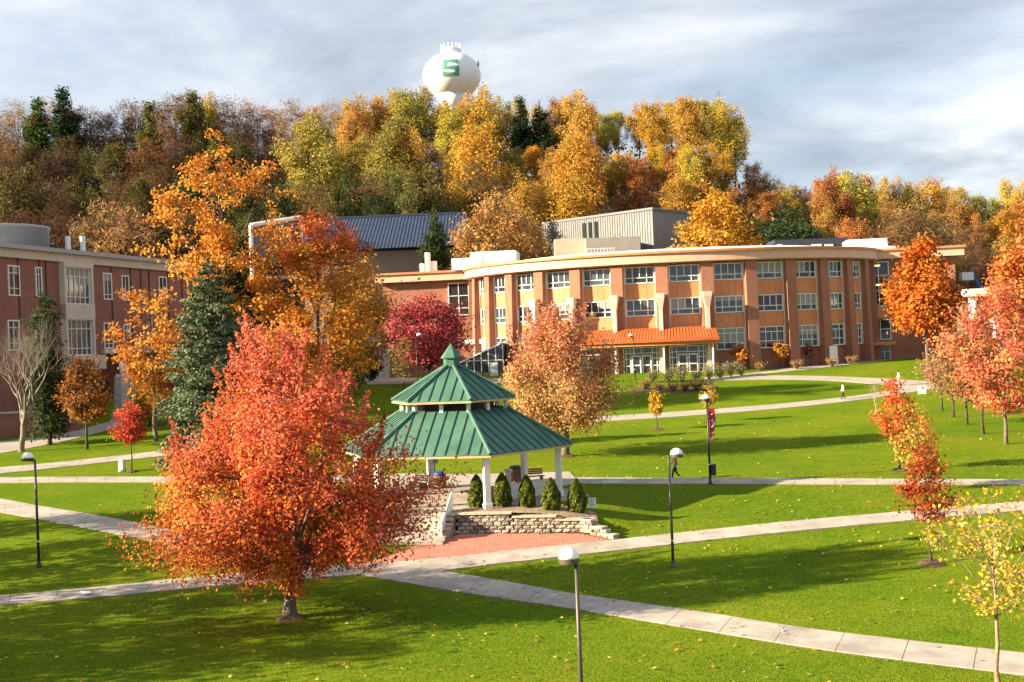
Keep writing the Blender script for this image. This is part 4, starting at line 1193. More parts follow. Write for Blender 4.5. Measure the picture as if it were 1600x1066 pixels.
        cen.append(c); clump.append(np.full(n_, k))
        o = np.array([p.x, p.y, max(.2, p.z - (base + (H-base)*.35))]); o /= np.linalg.norm(o) + 1e-9
        outw.append(np.repeat(o[None], n_, 0))
    for k in range(shoots):      # upright shoots breaking the outline
        t = rnd.uniform(.35, .93); az = rnd.uniform(0, 2*math.pi); rr = env(t, az) * rnd.uniform(.55, .92)
        q = Vector((rr*math.cos(az), rr*math.sin(az)*ydepth, base + (H-base)*t))
        p = q + Vector((math.cos(az)*.35, math.sin(az)*.35, 1)) * ((H-base) * rnd.uniform(.11, .2))
        mb.tube([q, q.lerp(p, .5), p], [twig_r*1.3, twig_r, twig_r*.4], 3, False)
        n_ = int(nleaf * rnd.uniform(.7, 1.2)); ts = rng.uniform(-.1, 1.05, n_)[:, None]
        A_, B_ = np.array(q[:]), np.array(p[:])
        cen.append(A_ + (B_ - A_)*ts + np.clip(rng.normal(size=(n_, 3)), -2, 2) * spread * .8 * (1.25 - ts)); clump.append(np.full(n_, k % ntwig))
        outw.append(np.repeat(np.array([math.cos(az)*.6, math.sin(az)*.6, .6])[None], n_, 0))
    cen = np.concatenate(cen); clump = np.concatenate(clump); outw = np.concatenate(outw)
    keep = cen[:, 2] > base * .72
    cen, clump, outw = cen[keep], clump[keep], outw[keep]
    pal = np.array(palette)
    if colfun is not None:
        cols = colfun(cen, H, R, rng, clump)
    else:
        ci = rng.integers(0, len(pal), ntwig)
        own = rng.integers(0, len(pal), len(cen))
        cols = np.where(rng.random(len(cen))[:, None] < .7, pal[ci[clump]], pal[own])
    cols = cols * (rng.uniform(.8, 1.2, ntwig)[clump] * rng.uniform(.82, 1.18, len(cen)))[:, None]
    return mb.mesh('trunk', wood or M_bark, True), leaf_mesh('crown', cen, leaf, aspect, cols, rng, outw, droop)
def put_tree(name, label, cat, meshes, loc, rz=0.0, group=None, tint=None, scale=1.0, parts=('trunk', 'crown')):
    t = thing(name, label, cat, loc, rz, group)
    if not isinstance(scale, (tuple, list)): scale = (scale,)*3
    t.scale = scale
    for nm, m_ in zip(parts, meshes):
        o = inst(nm, m_, t)
        if tint is not None and nm != 'trunk': o.color = (*tint, 1)
    return t
def spot(x, y=None, Y=None):
    if Y is None: return G(x, y)
    p = P(x, 540, Y); return Vector((p.x, Y, float(ground(p.x, Y))))
def hgt(x, ytop, b): return P(x, ytop, b.y).z - b.z
ROUND = [(0, .25), (.1, .62), (.25, .92), (.42, 1.0), (.6, .88), (.78, .62), (.92, .33), (1, .08)]
OVAL = [(0, .35), (.12, .7), (.3, .95), (.5, 1), (.7, .85), (.88, .5), (1, .12)]
CONE = [(0,.75),(.12,1),(.3,.9),(.5,.68),(.7,.45),(.85,.26),(1,.05)]
VASE = [(0, .15), (.2, .45), (.5, .85), (.72, 1), (.88, .78), (1, .3)]

# --- the big red maple
b = spot(453, 965); H = hgt(490, 520, b); k_ = b.y / F
LOW = [(0, .42), (.10, .80), (.20, .97), (.30, 1.0), (.40, .90), (.50, .79), (.62, .68), (.73, .55), (.85, .36), (.94, .2), (1, .07)]
def maple_cols(cen, H, R, rng, clump):
    n = len(cen); t = np.clip((cen[:, 2] - 1.5) / (H - 1.5), 0, 1)
    red = np.array([.60, .125, .05]); pink = np.array([.68, .20, .115]); org = np.array([.62, .24, .05]); dk = np.array([.30, .045, .03]); gold = np.array([.52, .28, .06])
    side = np.clip(.5 - cen[:, 0] / (2 * R), 0, 1)
    w_or = np.clip((1 - t) * 1.0 * side + .12, 0, 1); w_pk = np.clip(t * 1.2 - .15, 0, 1)
    cl = rng.random(int(clump.max()) + 1)[clump]; r = rng.random(n)
    c = np.repeat(red[None], n, 0)
    c = np.where((cl * .6 + r * .4 < w_or * .75)[:, None], org, c)
    c = np.where(((1 - cl) * .6 + r * .4 < w_pk * .7)[:, None], pink, c)
    c = np.where((rng.random(n) < .05)[:, None], dk, c)
    c = np.where((rng.random(n) < .05 * (1 - t) * 2 * side)[:, None], gold, c)
    return c
big = gen_tree(11, H, 56*k_, 214*k_, LOW, 18, 430, 165, .13, .26, [], .23, .32, zs=1.4, shoots=46, fork=1.75, aspect=.75, wood=M_bark, colfun=maple_cols, inner=.3, wiggle=.06)
put_tree('maple_tree', 'large round coral red maple in the left foreground', 'tree', big, b)
# --- second maple behind the gazebo (red turning tan)
b = spot(884, 713); H = hgt(884, 478, b); k_ = b.y / F
def tan_cols(cen, H, R, rng, clump):
    n = len(cen); t = np.clip(cen[:, 2] / H, 0, 1)
    rd = np.array([.56, .17, .10]); tn = np.array([.52, .31, .12]); pk = np.array([.58, .25, .17]); ol = np.array([.34, .26, .07])
    cl = rng.random(int(clump.max()) + 1)[clump]; r = rng.random(n); z = cl*.6 + r*.4
    c = np.repeat(tn[None], n, 0)
    side = np.clip(.5 + cen[:, 0] / (2*R), 0, 1)
    c = np.where((z < .15 + .6*np.clip(t-.35, 0, 1) + .15*side)[:, None], rd, c)
    c = np.where((rng.random(n) < .2)[:, None], pk, c); c = np.where((rng.random(n) < .18*(1-t)*2)[:, None], ol, c)
    return c
m2 = gen_tree(23, H, 42*k_, 112*k_, LOW, 12, 230, 110, .18, .27, [], .38, .34, zs=1.3, shoots=22, fork=45*k_, aspect=.75, wood=M_bark, colfun=tan_cols)
put_tree('maple_tree', 'broad maple with red and tan leaves behind the gazebo', 'tree', m2, b)
# --- burgundy tree
b = spot(668, Y=147); H = hgt(666, 462, b); k_ = b.y / F
m_ = gen_tree(31, H, 26*k_, 68*k_, OVAL, 10, 190, 60, .30, .24, [(.32,.04,.055), (.40,.06,.07), (.24,.03,.045), (.44,.10,.10)], .62, .2, fork=24*k_, aspect=.75, wood=M_barkd)
put_tree('maple_tree', 'burgundy maple left of the greenhouse behind the gazebo roof', 'tree', m_, b)
# --- orange trees at left
OAK = [(.58,.23,.035), (.64,.29,.045), (.52,.18,.03), (.66,.34,.07)]
def sprays(seed, H, base, R, prof_, ntw, nl, sz, tr, pal, **kw): return gen_tree(seed, H, base, R, prof_, 12, ntw, nl, sz, tr, pal, aspect=.75, **kw)
b = spot(352, Y=118); H = hgt(352, 214, b); k_ = b.y/F
m_ = sprays(41, H, 200*k_, 98*k_, [(0,.35),(.15,.8),(.35,1),(.6,1),(.8,.82),(.93,.5),(1,.15)], 105, 78, .33, .34, OAK, spread=.45, lump=.45, wood=M_bark, twig_r=.04)
put_tree('oak_tree', 'tallest orange oak rising behind the blue spruce', 'tree', m_, b)
b = spot(238, Y=112); H = hgt(240, 430, b); k_ = b.y/F
m_ = sprays(43, H, 50*k_, 66*k_, OVAL, 75, 60, .30, .22, OAK, spread=.42, lump=.45, wood=M_bark, twig_r=.035)
put_tree('oak_tree', 'orange oak left of the spruce against the brick building', 'tree', m_, b)
b = spot(500, Y=122); H = hgt(505, 336, b); k_ = b.y/F
def oak_cols(cen, H, R, rng, clump):
    n = len(cen); t = np.clip(cen[:, 2]/H, 0, 1); cl = rng.random(int(clump.max())+1)[clump]; z = cl*.7 + rng.random(n)*.3
    og = np.array([.58,.25,.04]); rd = np.array([.62,.18,.045]); br = np.array([.46,.21,.05])
    c = np.repeat(og[None], n, 0)
    c = np.where((z < np.clip((t-.62)*3, 0, .95))[:, None], rd, c); c = np.where((z > .55 + t)[:, None], br, c)
    return c
m_ = sprays(47, H, 46*k_, 108*k_, [(0,.5),(.12,.85),(.35,1),(.6,.9),(.8,.68),(.93,.4),(1,.15)], 240, 90, .32, .32, [], spread=.5, lump=.4, wood=M_bark, twig_r=.035, colfun=oak_cols)
put_tree('oak_tree', 'wide orange oak with red top left of the curved building', 'tree', m_, b)
b = spot(565, Y=150); H = hgt(565, 395, b); k_ = b.y/F
m_ = sprays(48, H, 30*k_, 52*k_, OVAL, 110, 50, .4, .25, [(.40,.18,.04), (.30,.16,.04), (.46,.24,.06)], spread=.7, wood=M_bark, twig_r=.035)
put_tree('oak_tree', 'brownish orange tree at the left end of the curved building', 'tree', m_, b)
b = spot(540, Y=140); H = hgt(540, 470, b); k_ = b.y/F
m_ = sprays(49, H, 12*k_, 36*k_, OVAL, 70, 50, .36, .15, [(.14,.15,.03), (.22,.19,.04), (.10,.12,.03)], spread=.6, wood=M_bark, twig_r=.03)
put_tree('small_tree', 'olive green small tree under the wide orange oak', 'tree', m_, b)

# --- conifers
def gen_spruce(seed, H, R, ntier, per, tufts, size, pal, trunk_r=.2, base=.3, droop=.35, power=.85):
    rng = np.random.default_rng(seed); rnd = random.Random(seed); mb = MB()
    mb.tube([(0,0,-.2), (0,0,H*.5), (0,0,H*.98)], [trunk_r*1.2, trunk_r*.7, .02], 8)
    cen = []; al = []; cl = []; outw = []; bi = 0
    for i in range(ntier):
        f = i / (ntier - 1); z0_ = base + (H - base) * (f ** .92) * .985
        L_ = R * (1 - f) ** power * rnd.uniform(.88, 1.1) + .10
        nb = max(4, int(per * (1 - f*.55)))
        for j in range(nb):
            az = 2*math.pi*(j + rnd.random()*.7)/nb + i*.7; l = L_ * rnd.uniform(.72, 1.18)
            d = Vector((math.cos(az), math.sin(az), 0))
            z = min(H*.985, z0_ + rnd.uniform(-.6, .6) * (H - base) / ntier); p0 = Vector((0, 0, z)); p1 = p0 + d*l*.55 + Vector((0, 0, -droop*l*.42)); p2 = p0 + d*l + Vector((0, 0, -droop*l*.5 + .10*l))
            pts = bez(p0, p1, p2, 5)
            mb.tube(pts, [.03*min(1, l), .024*min(1, l), .018*min(1, l), .012, .006], 3, False)
            n = max(6, int(tufts * (l / R) + 3))
            ts = np.sqrt(rng.uniform(.03, 1.05, n))[:, None]
            A0, A1, A2 = (np.array(q[:]) for q in (p0, p1, p2))
            c = A0*(1-ts)**2 + A1*2*ts*(1-ts) + A2*ts*ts
            side = np.array([-d.y, d.x, 0]); sw_ = rng.normal(size=(n, 1)) * .20 * l * (1.05 - ts*.6)
            c = c + side*sw_ + np.array([0, 0, 1]) * (rng.normal(size=(n, 1)) * .05 * l - .05) 
            cen.append(c); al.append(np.repeat(np.array([d.x, d.y, -.15])[None], n, 0) + side*np.sign(sw_)*.7)
            cl.append(np.full(n, bi)); bi += 1
            outw.append(np.repeat(np.array([d.x*.3, d.y*.3, 1.0])[None], n, 0))
    cen = np.concatenate(cen); al = np.concatenate(al); cl = np.concatenate(cl); outw = np.concatenate(outw)
    pal = np.array(pal); own = rng.integers(0, len(pal), len(cen))
    cols = pal[own] * (rng.uniform(.7, 1.3, bi)[cl] * rng.uniform(.7, 1.3, len(cen)))[:, None]
    return mb.mesh('trunk', M_barkd, True), leaf_mesh('crown', cen, size, .34, cols, rng, outw, .1, M_needle, al)
b = spot(337, 728); H = hgt(332, 398, b); k_ = b.y/F
sp_ = gen_spruce(61, H, 88*k_, 27, 16, 250, .32, [(.10,.15,.085), (.16,.20,.12), (.055,.09,.045), (.23,.25,.13)], .22, .5, .42, .62)
put_tree('spruce_tree', 'tall blue green spruce behind the red maple', 'tree', sp_, b)
b = spot(684, Y=186); H = hgt(686, 332, b); k_ = b.y/F
m_ = gen_tree(62, H, 10*k_, 34*k_, [(0,.9),(.3,1),(.55,.9),(.72,.66),(.86,.4),(1,.06)], 16, 420, 60, .36, .25, [(.035,.06,.02), (.05,.08,.03), (.07,.10,.03)], .45, .3, wood=M_barkd, trunk_top=.95)
put_tree('conifer_tree', 'dark green conifer in front of the blue roof', 'tree', m_, b)
b = spot(72, Y=113); H = hgt(74, 455, b); k_ = b.y/F
m_ = gen_tree(63, H, 8*k_, 34*k_, [(0,.8),(.3,1),(.6,.85),(.85,.5),(1,.1)], 10, 150, 60, .3, .2, [(.03,.055,.02), (.045,.07,.025), (.06,.075,.03)], .4, .25, wood=M_barkd)
put_tree('evergreen_tree', 'dark green upright evergreen behind the bare tree at left', 'tree', m_, b)
# arborvitae by the retaining wall
def gen_arbor(seed, H, R):
    rng = np.random.default_rng(seed); n = 9000
    t = rng.random(n) ** .85; az = rng.uniform(0, 2*math.pi, n)
    pr_ = np.interp(t, [0, .08, .25, .5, .75, .9, 1], [.70, .90, 1, .88, .60, .34, .06])
    lm = 1 + .10*np.sin(az*4 + 7*t + seed) + .08*np.sin(az*7 - 11*t)
    u = np.sqrt(rng.uniform(.45, 1.05, n)); r = R * pr_ * lm * u
    cen = np.stack([r*np.cos(az), r*np.sin(az), t*H + .03], -1)
    out = np.stack([np.cos(az), np.sin(az), .3 + 0*az], -1)
    al = np.stack([.25*np.cos(az), .25*np.sin(az), 1 + 0*az], -1)
    pal = np.array([(.085,.12,.014), (.13,.16,.02), (.06,.09,.012), (.17,.18,.03)])
    cols = pal[rng.integers(0, 4, n)] * rng.uniform(.7, 1.3, n)[:, None]
    tr = MB().tube([(0,0,-.1), (0,0,H*.5), (0,0,H*.9)], [.06, .05, .01], 6).mesh('trunk', M_barkd)
    return tr, leaf_mesh('crown', cen, .15, .42, cols, rng, out, 0, M_needle, al)
names5 = ['leftmost arborvitae of five, left of the front gazebo post', 'second arborvitae of five, right of the front gazebo post', 'middle arborvitae of the five on the wall', 'fourth arborvitae of five, with a split top', 'rightmost arborvitae of five, beside the white yard sign']
for k, (x, yb_, yt_, w_) in enumerate(((746, 794, 744, 27), (786, 793, 741, 28), (824, 793, 745, 26), (862, 798, 749, 29), (902, 801, 750, 28))):
    b = G(x, yb_); k_ = b.y/F
    put_tree('arborvitae', names5[k], 'shrub', gen_arbor(70+k, (yb_-yt_)*k_, w_/2*k_), b, group='arborvitae along the retaining wall')

# --- bare tree at far left
def grow(mb, rnd, p, d, l, r, depth, maxd, spread=.55, up=.22, tips=None):
    n = 4; pts = [p]; dd = d.copy()
    for i in range(n):
        dd = (dd + Vector((rnd.uniform(-1,1), rnd.uniform(-1,1), rnd.uniform(-.6,1))) * .16 + Vector((0,0,up*.2))).normalized()
        pts.append(pts[-1] + dd * l / n)
    r1 = r * (.62 if depth < maxd else .3)
    mb.tube(pts, [r + (r1 - r)*i/n for i in range(n+1)], 8 if depth < 2 else (5 if depth < 3 else 3), False)
    if depth == maxd:
        if tips is not None: tips.append(pts[-1])
        return
    nb = 2 + (rnd.random() < .65) + (depth == 0) * 2
    for k in range(nb):
        a = rnd.uniform(.6, 1.2) * spread; az = 2*math.pi*k/nb + rnd.uniform(-.6, .6)
        o = dd.orthogonal().normalized(); o2 = dd.cross(o)
        nd = (dd*math.cos(a) + (o*math.cos(az) + o2*math.sin(az))*math.sin(a)); nd.z += up; nd.normalize()
        q = pts[-1] if k < 2 else pts[-2]
        grow(mb, rnd, q, nd, l*rnd.uniform(.62, .86), r1*rnd.uniform(.75, .95), depth+1, maxd, spread, up, tips)
b = spot(33, 706); H = hgt(35, 485, b)
mb = MB(); tips = []
rr_ = random.Random(5)
grow(mb, rr_, Vector((0,0,-.2)), Vector((0,0,1)), 2.0, .17, 0, 7, .66, .17, tips)
zm = max(p.z for p in tips); sc_ = H / zm
t = thing('bare_tree', 'leafless pale grey tree before the left brick building', 'tree', b)
o = mb.build('trunk', bark('bark_ash', (.11,.095,.08), (.30,.26,.22)), t, True); o.scale = (sc_*1.0, sc_*1.0, sc_)
# --- small trees and saplings
def small(name, label, x, yb_, yt_, base_px, r_px, pal, seed, prof_=OVAL, ntw=70, nl=40, sz=.16, tr=.07, Y=None, wood=M_barkd, group=None, **kw):
    b = spot(x, yb_, Y); k_ = b.y/F; H = hgt(x, yt_, b)
    kw.setdefault('spread', .10 * r_px * k_ + .08)
    kw.setdefault('twig_r', .012)
    kw.setdefault('wiggle', .05)
    m_ = gen_tree(seed, H, base_px*k_, r_px*k_, prof_, 9, ntw, nl, sz, tr, pal, wood=wood, **kw)
    return put_tree(name, label, 'tree', m_, b, group=group), b
RUST = [(.26,.07,.025), (.36,.12,.03), (.20,.06,.02), (.42,.18,.05)]
small('small_tree', 'small rust brown tree before the brick building porch', 136, 702, 556, 40, 46, [(.26,.09,.03), (.34,.14,.03), (.14,.07,.025), (.40,.19,.05)], 81, ROUND, 130, 48, .24, .13, inner=.2)
small('sapling', 'small bright red sapling with mulch ring on left lawn', 206, 738, 624, 42, 25, [(.50,.06,.03), (.42,.05,.025), (.55,.12,.05)], 82, OVAL, 70, 42, .18, .06)
small('sapling', 'dark red maple sapling on the right lawn', 1455, 881, 702, 66, 40, [(.34,.045,.02), (.42,.08,.025), (.26,.035,.02), (.36,.14,.03)], 83, [(0,.35),(.12,.9),(.3,1),(.5,.95),(.7,.75),(.88,.55),(1,.2)], 105, 34, .125, .055, lump=.45)
small('sapling', 'bright orange red sapling farthest of the right lawn trio', 1406, 735, 592, 36, 40, [(.60,.10,.03), (.62,.17,.04), (.55,.07,.03)], 84, [(0,.2),(.2,.6),(.45,1),(.7,.8),(.9,.4),(1,.1)], 70, 28, .18, .06, lump=.45)
small('sapling', 'orange and yellow green sapling in middle of the right trio', 1430, 768, 630, 34, 34, [(.55,.22,.05), (.50,.34,.06), (.34,.32,.06), (.58,.16,.04)], 85, OVAL, 66, 28, .17, .055, lump=.45)
small('sapling', 'little yellow sapling on lawn left of the banner lamp', 1027, 672, 610, 24, 12, [(.55,.36,.04), (.50,.30,.04)], 86, OVAL, 36, 30, .20, .05)
small('sapling', 'little yellow sapling behind the banner lamp dome', 1108, 660, 602, 26, 14, [(.55,.36,.06), (.50,.34,.08)], 87, OVAL, 30, 22, .20, .05)
for k, (x, yb_, yt_, r_, pal, lab) in enumerate(((1155, 578, 535, 14, [(.55,.20,.04), (.50,.26,.06)], 'small orange sapling left of the service door'), (1217, 574, 533, 13, [(.58,.24,.04), (.5,.28,.06)], 'small golden orange sapling beside the service door'), (1266, 570, 538, 12, [(.40,.13,.08), (.36,.16,.1)], 'small thin reddish sapling right of the service door'))):
    small('sapling', lab, x, yb_, yt_, 14, r_, pal, 90+k, OVAL, 34, 16 if k < 2 else 9, .3, .07, Y=(147.5, 149.5, 152)[k], group='saplings along the curved building')
small('sapling', 'sparse yellow green sapling left of the gazebo peak', 632, 625, 528, 22, 24, [(.22,.22,.05), (.28,.25,.06)], 94, VASE, 60, 9, .2, .06, twig_r=.02)
small('sapling', 'thin nearly bare sapling on the far right lawn', 1368, 650, 594, 20, 12, [(.35,.25,.15)], 95, VASE, 26, 3, .12, .05, wood=M_barkp)
# near yellow sapling, bottom right
bx = P(1560, 1090, 36.5); b = Vector((bx.x, 36.5, float(ground(bx.x, 36.5)))); k_ = b.y/F; H = hgt(1535, 768, b)
m_ = gen_tree(97, H, 120*k_, 112*k_, [(0,.35),(.2,.7),(.45,.95),(.7,1),(.9,.75),(1,.35)], 13, 105, 16, .125, .08, [(.50,.33,.03), (.54,.37,.05), (.40,.29,.05), (.56,.42,.09)], .13, .3, aspect=.72, wood=bark('bark_tan', (.16,.11,.075), (.34,.25,.17)), wiggle=.08, twig_r=.011, inner=.2, droop=.6)
put_tree('sapling', 'sparse yellow leaved sapling in the bottom right corner', 'tree', m_, b)
# right hand group of maples
RG = 'maples in a row at the right edge'
PINK = [(.64,.18,.105), (.62,.25,.09), (.66,.14,.09), (.58,.30,.11), (.56,.17,.10)]
small('maple_tree', 'large pink orange maple at the right edge', 1572, 694, 440, 50, 84, PINK, 101, OVAL, 135, 66, .22, .14, inner=.2, spread=.38, lump=.5, shoots=16, wood=M_bark, group=RG, twig_r=.02)
small('maple_tree', 'brown green maple left of the large pink maple', 1536, 678, 500, 46, 42, [(.24,.11,.05), (.18,.14,.04), (.34,.14,.06)], 102, ROUND, 120, 40, .26, .12, spread=.45, group=RG)
small('maple_tree', 'olive brown maple in the middle of the right row', 1511, 664, 515, 38, 38, [(.20,.15,.05), (.28,.14,.06), (.36,.16,.08)], 103, ROUND, 110, 32, .26, .11, spread=.45, group=RG)
small('maple_tree', 'thin grey brown maple second from left of the right row', 1490, 652, 518, 36, 34, [(.30,.17,.10), (.24,.17,.08), (.42,.18,.12)], 104, ROUND, 110, 20, .22, .10, spread=.45, group=RG, twig_r=.022)
small('maple_tree', 'thin pinkish maple leftmost of the right row', 1472, 641, 535, 30, 34, [(.52,.20,.13), (.44,.22,.13), (.36,.2,.1)], 105, ROUND, 90, 16, .22, .10, spread=.45, group=RG, twig_r=.022)
small('maple_tree', 'tall orange maple cut by the right picture edge', 1612, 640, 350, 120, 60, [(.54,.20,.05), (.58,.24,.06), (.46,.14,.04)], 106, OVAL, 170, 50, .3, .16, Y=95, spread=.5, lump=.35, wood=M_bark, group=RG)
small('oak_tree', 'deep orange tree before the right wing of the curved building', 1448, 575, 380, 66, 60, [(.54,.14,.025), (.48,.11,.02), (.58,.20,.03), (.44,.18,.03)], 107, [(0,.55),(.15,.9),(.35,1),(.55,.85),(.75,.62),(.9,.4),(1,.1)], 230, 55, .42, .25, Y=140, spread=.62, lump=.3, wood=M_bark)
# trees close behind the curved building
small('oak_tree', 'rounded golden tree behind the white roof units', 782, 560, 308, 60, 78, [(.46,.27,.09), (.50,.31,.11), (.40,.21,.07)], 108, [(0,.5),(.2,.85),(.45,1),(.7,.9),(.88,.6),(1,.2)], 220, 50, .5, .3, Y=192, spread=.8, wood=M_bark, twig_r=.04)
small('oak_tree', 'bright orange yellow tree behind the curved building roof', 1122, 560, 296, 60, 84, [(.58,.28,.03), (.62,.34,.04), (.52,.22,.03), (.46,.30,.04)], 109, ROUND, 240, 60, .5, .3, Y=186, spread=.85, wood=M_bark, twig_r=.04)
small('oak_tree', 'dark green round tree right of the orange yellow tree', 1245, 560, 330, 40, 60, [(.035,.07,.03), (.05,.09,.035)], 110, ROUND, 150, 50, .6, .3, Y=210, spread=1.0, wood=M_bark)
small('small_tree', 'yellow shrub like tree beside the stone monument', 230, 650, 600, 6, 30, [(.52,.30,.04), (.46,.24,.04)], 111, ROUND, 60, 34, .3, .08, Y=124)
small('conifer_bush', 'dark green bush against the garden wall at left', 575, 575, 535, 3, 20, [(.04,.07,.02), (.06,.09,.03)], 112, ROUND, 50, 40, .35, .08, Y=158)

# unseen trees added left of the picture to shade the left lawn
for k, (x, y, hh2) in enumerate(((-31, 40, 11.5), (-34, 47.5, 13), (-36, 56, 14), (-41, 64, 15), (-40, 31, 12))):
    m_ = gen_tree(150+k, hh2, 3.0, 4.6, OVAL, 10, 150, 50, .30, .24, OAK, .55, .3, wood=M_bark, twig_r=.03)
    put_tree('oak_tree', ['second', 'middle', 'fourth', 'farthest', 'nearest'][k] + ' unseen oak added left of the near lawn for shade', 'tree', m_, (x, y, float(ground(x, y))), group='unseen oaks left of the lawn')

# mulch rings
def mulch(label, x, y, r):
    b = G(x, y); n_ = 18; vs = [(0, 0, .14)]
    rnd = random.Random(int(x))
    for ring, zz_ in ((.55, .11), (1.0, .01)):
        for k in range(n_):
            a_ = 2*math.pi*k/n_; q = r*ring*(1 + .12*rnd.uniform(-1, 1)); X, Y_ = q*math.cos(a_), q*math.sin(a_)
            vs.append((X, Y_, float(ground(b.x+X, b.y+Y_)) - b.z + zz_ + .01))
    fs = [(0, 1+k, 1+(k+1) % n_) for k in range(n_)] + [(1+k, 1+n_+k, 1+n_+(k+1) % n_, 1+(k+1) % n_) for k in range(n_)]
    o = MB().add(vs, fs).build('mulch_ring', M_dirt); o.location = b
    return struct(o)
for x, y, r in ((1455, 881, .62), (1408, 735, .6), (1027, 672, .6), (206, 738, .5), (453, 966, .6), (884, 713, .7), (1368, 650, .6), (1108, 660, .6)): mulch('', x, y, r)

# ------------------------------------------------------------------ shrubs before the entrance
bedp = [(985,606),(1060,609),(1100,606),(1120,603)]; bedl = [(985,613),(1060,615),(1100,612),(1122,606)]
path('shrub_bed', bedp, bedl, None, .05, M_dirt)
def gen_shrub(seed, H, R, pal, n=650, sz=.2):
    rng = np.random.default_rng(seed); rnd = random.Random(seed); mb = MB(); cen = []
    for k in range(16):
        az = rnd.uniform(0, 6.28); r_ = R*math.sqrt(rnd.random()); h_ = H*rnd.uniform(.6, 1)
        q = Vector((r_*math.cos(az), r_*math.sin(az), h_)); mb.tube([(0,0,-.05), q*.5 + Vector((0,0,.1)), q], [.025,.018,.008], 3, False)
        m_ = n//16; ts = rng.uniform(.3, 1.05, m_)[:, None]
        cen.append(np.array(q[:])*ts + rng.normal(size=(m_, 3))*.16*R + np.array([0,0,.05]))
    cen = np.concatenate(cen); cen[:, 2] = np.abs(cen[:, 2]); pal = np.array(pal)
    cols = pal[rng.integers(0, len(pal), len(cen))]*rng.uniform(.7, 1.3, len(cen))[:, None]
    return mb.mesh('stems', M_barkd), leaf_mesh('foliage', cen, sz, .5, cols, rng)
shr = [gen_shrub(120, 1.7, .9, [(.24,.21,.11), (.32,.26,.14), (.18,.18,.09)], 420), gen_shrub(121, 1.0, .8, [(.32,.17,.08), (.26,.19,.09), (.38,.23,.10)], 420), gen_shrub(122, 2.0, 1.0, [(.28,.25,.14), (.22,.21,.12), (.36,.3,.17)], 420)]
shr_spots = [(1008,609,1), (1031,611,1), (1052,612,1), (1070,612,1), (1088,611,1), (1105,608,1), (1020,598,0), (1044,598,0), (1066,598,2), (1088,597,0), (1108,594,2), (1125,592,0), (1142,590,2), (1158,588,0), (1300,573,1), (1330,570,1), (1245,577,1), (1190,580,1)]
for k, (x, y, kind) in enumerate(shr_spots):
    b = G(x, y)
    lab = ['feathery grey green shrub', 'low rusty shrub', 'tall pale grass like shrub'][kind]
    where = 'before the entrance doors' if x < 1112 else ('right of the entrance canopy' if x < 1170 else 'along the curved wall at right')
    same = [q for q in range(len(shr_spots)) if shr_spots[q][2] == kind and (shr_spots[q][0] < 1112) == (x < 1112) and (1112 <= shr_spots[q][0] < 1170) == (1112 <= x < 1170)]
    o_ = ['first', 'second', 'third', 'fourth', 'fifth', 'sixth'][same.index(k)]
    put_tree('shrub', f'{lab} {where}, {o_} from left' if len(same) > 1 else f'{lab} {where}', 'shrub', shr[kind], b, random.uniform(0, 6), 'shrubs planted along the curved building', scale=random.uniform(.8, 1.15), parts=('stems', 'foliage'))

# ================================================================== wooded hill
GREYCOL = [(1,1,1), (1.15,1.05,.9), (.85,.85,.9), (1.1,.9,.8)]
protos = {}
def proto(kind, k):
    key = (kind, k)
    if key in protos: return protos[key]
    sd = 200 + k*13 + hash_(kind)
    if kind == 'full':
        m_ = gen_tree(sd, 24, 5, 5.6, [(0,.3),(.15,.7),(.35,1),(.6,.9),(.8,.62),(.93,.36),(1,.1)], 11, 120, 95, .42, .38, GREYCOL, .72, .42, zs=1.1, wood=M_barkd, twig_r=.06, aspect=.75)
    elif kind == 'tall':
        m_ = gen_tree(sd, 26, 9, 4.3, [(0,.25),(.15,.6),(.4,.95),(.65,1),(.85,.7),(1,.2)], 10, 85, 95, .40, .33, GREYCOL, .62, .45, zs=1.4, wood=M_barkd, twig_r=.06, aspect=.75, inner=.25)
    elif kind == 'bare':
        m_ = gen_tree(sd, 22, 4, 5.2, [(0,.25),(.2,.7),(.5,1),(.8,.85),(1,.35)], 13, 210, 26, .85, .30, GREYCOL, .75, .3, wood=M_barkd, twig_r=.05, aspect=.14, vlen=.6)
    else:
        m_ = gen_tree(sd, 22, 3.5, 3.9, CONE, 14, 110, 60, .55, .3, [(1,1,1), (.8,.9,.9), (1.2,1.1,.9)], .6, .45, wood=M_barkd, trunk_top=.96)
    protos[key] = m_
    return m_
def hash_(s): return sum(ord(c)*(i+3) for i, c in enumerate(s)) % 97
PH = {'full': 24, 'tall': 26, 'bare': 22, 'pine': 22}
SKY_X = [-60, 0, 60, 150, 200, 300, 400, 440, 520, 600, 640, 700, 750, 800, 850, 900, 950, 1000, 1060, 1120, 1140, 1165, 1190, 1210, 1260, 1300, 1330, 1390, 1440, 1490, 1530, 1560, 1600, 1680]
SKY_Y = [168, 168, 160, 165, 155, 147, 152, 165, 158, 142, 138, 152, 140, 158, 160, 140, 178, 160, 152, 158, 165, 225, 262, 282, 283, 268, 264, 277, 277, 280, 305, 285, 282, 280]
C = dict(golden=(.54,.35,.06), yellow=(.57,.44,.09), yellowgreen=(.38,.33,.07), orange=(.50,.25,.075), rust=(.30,.135,.06), brown=(.19,.11,.055), olive=(.17,.16,.05), green=(.07,.10,.03), darkgreen=(.03,.055,.022), tan=(.42,.26,.12))
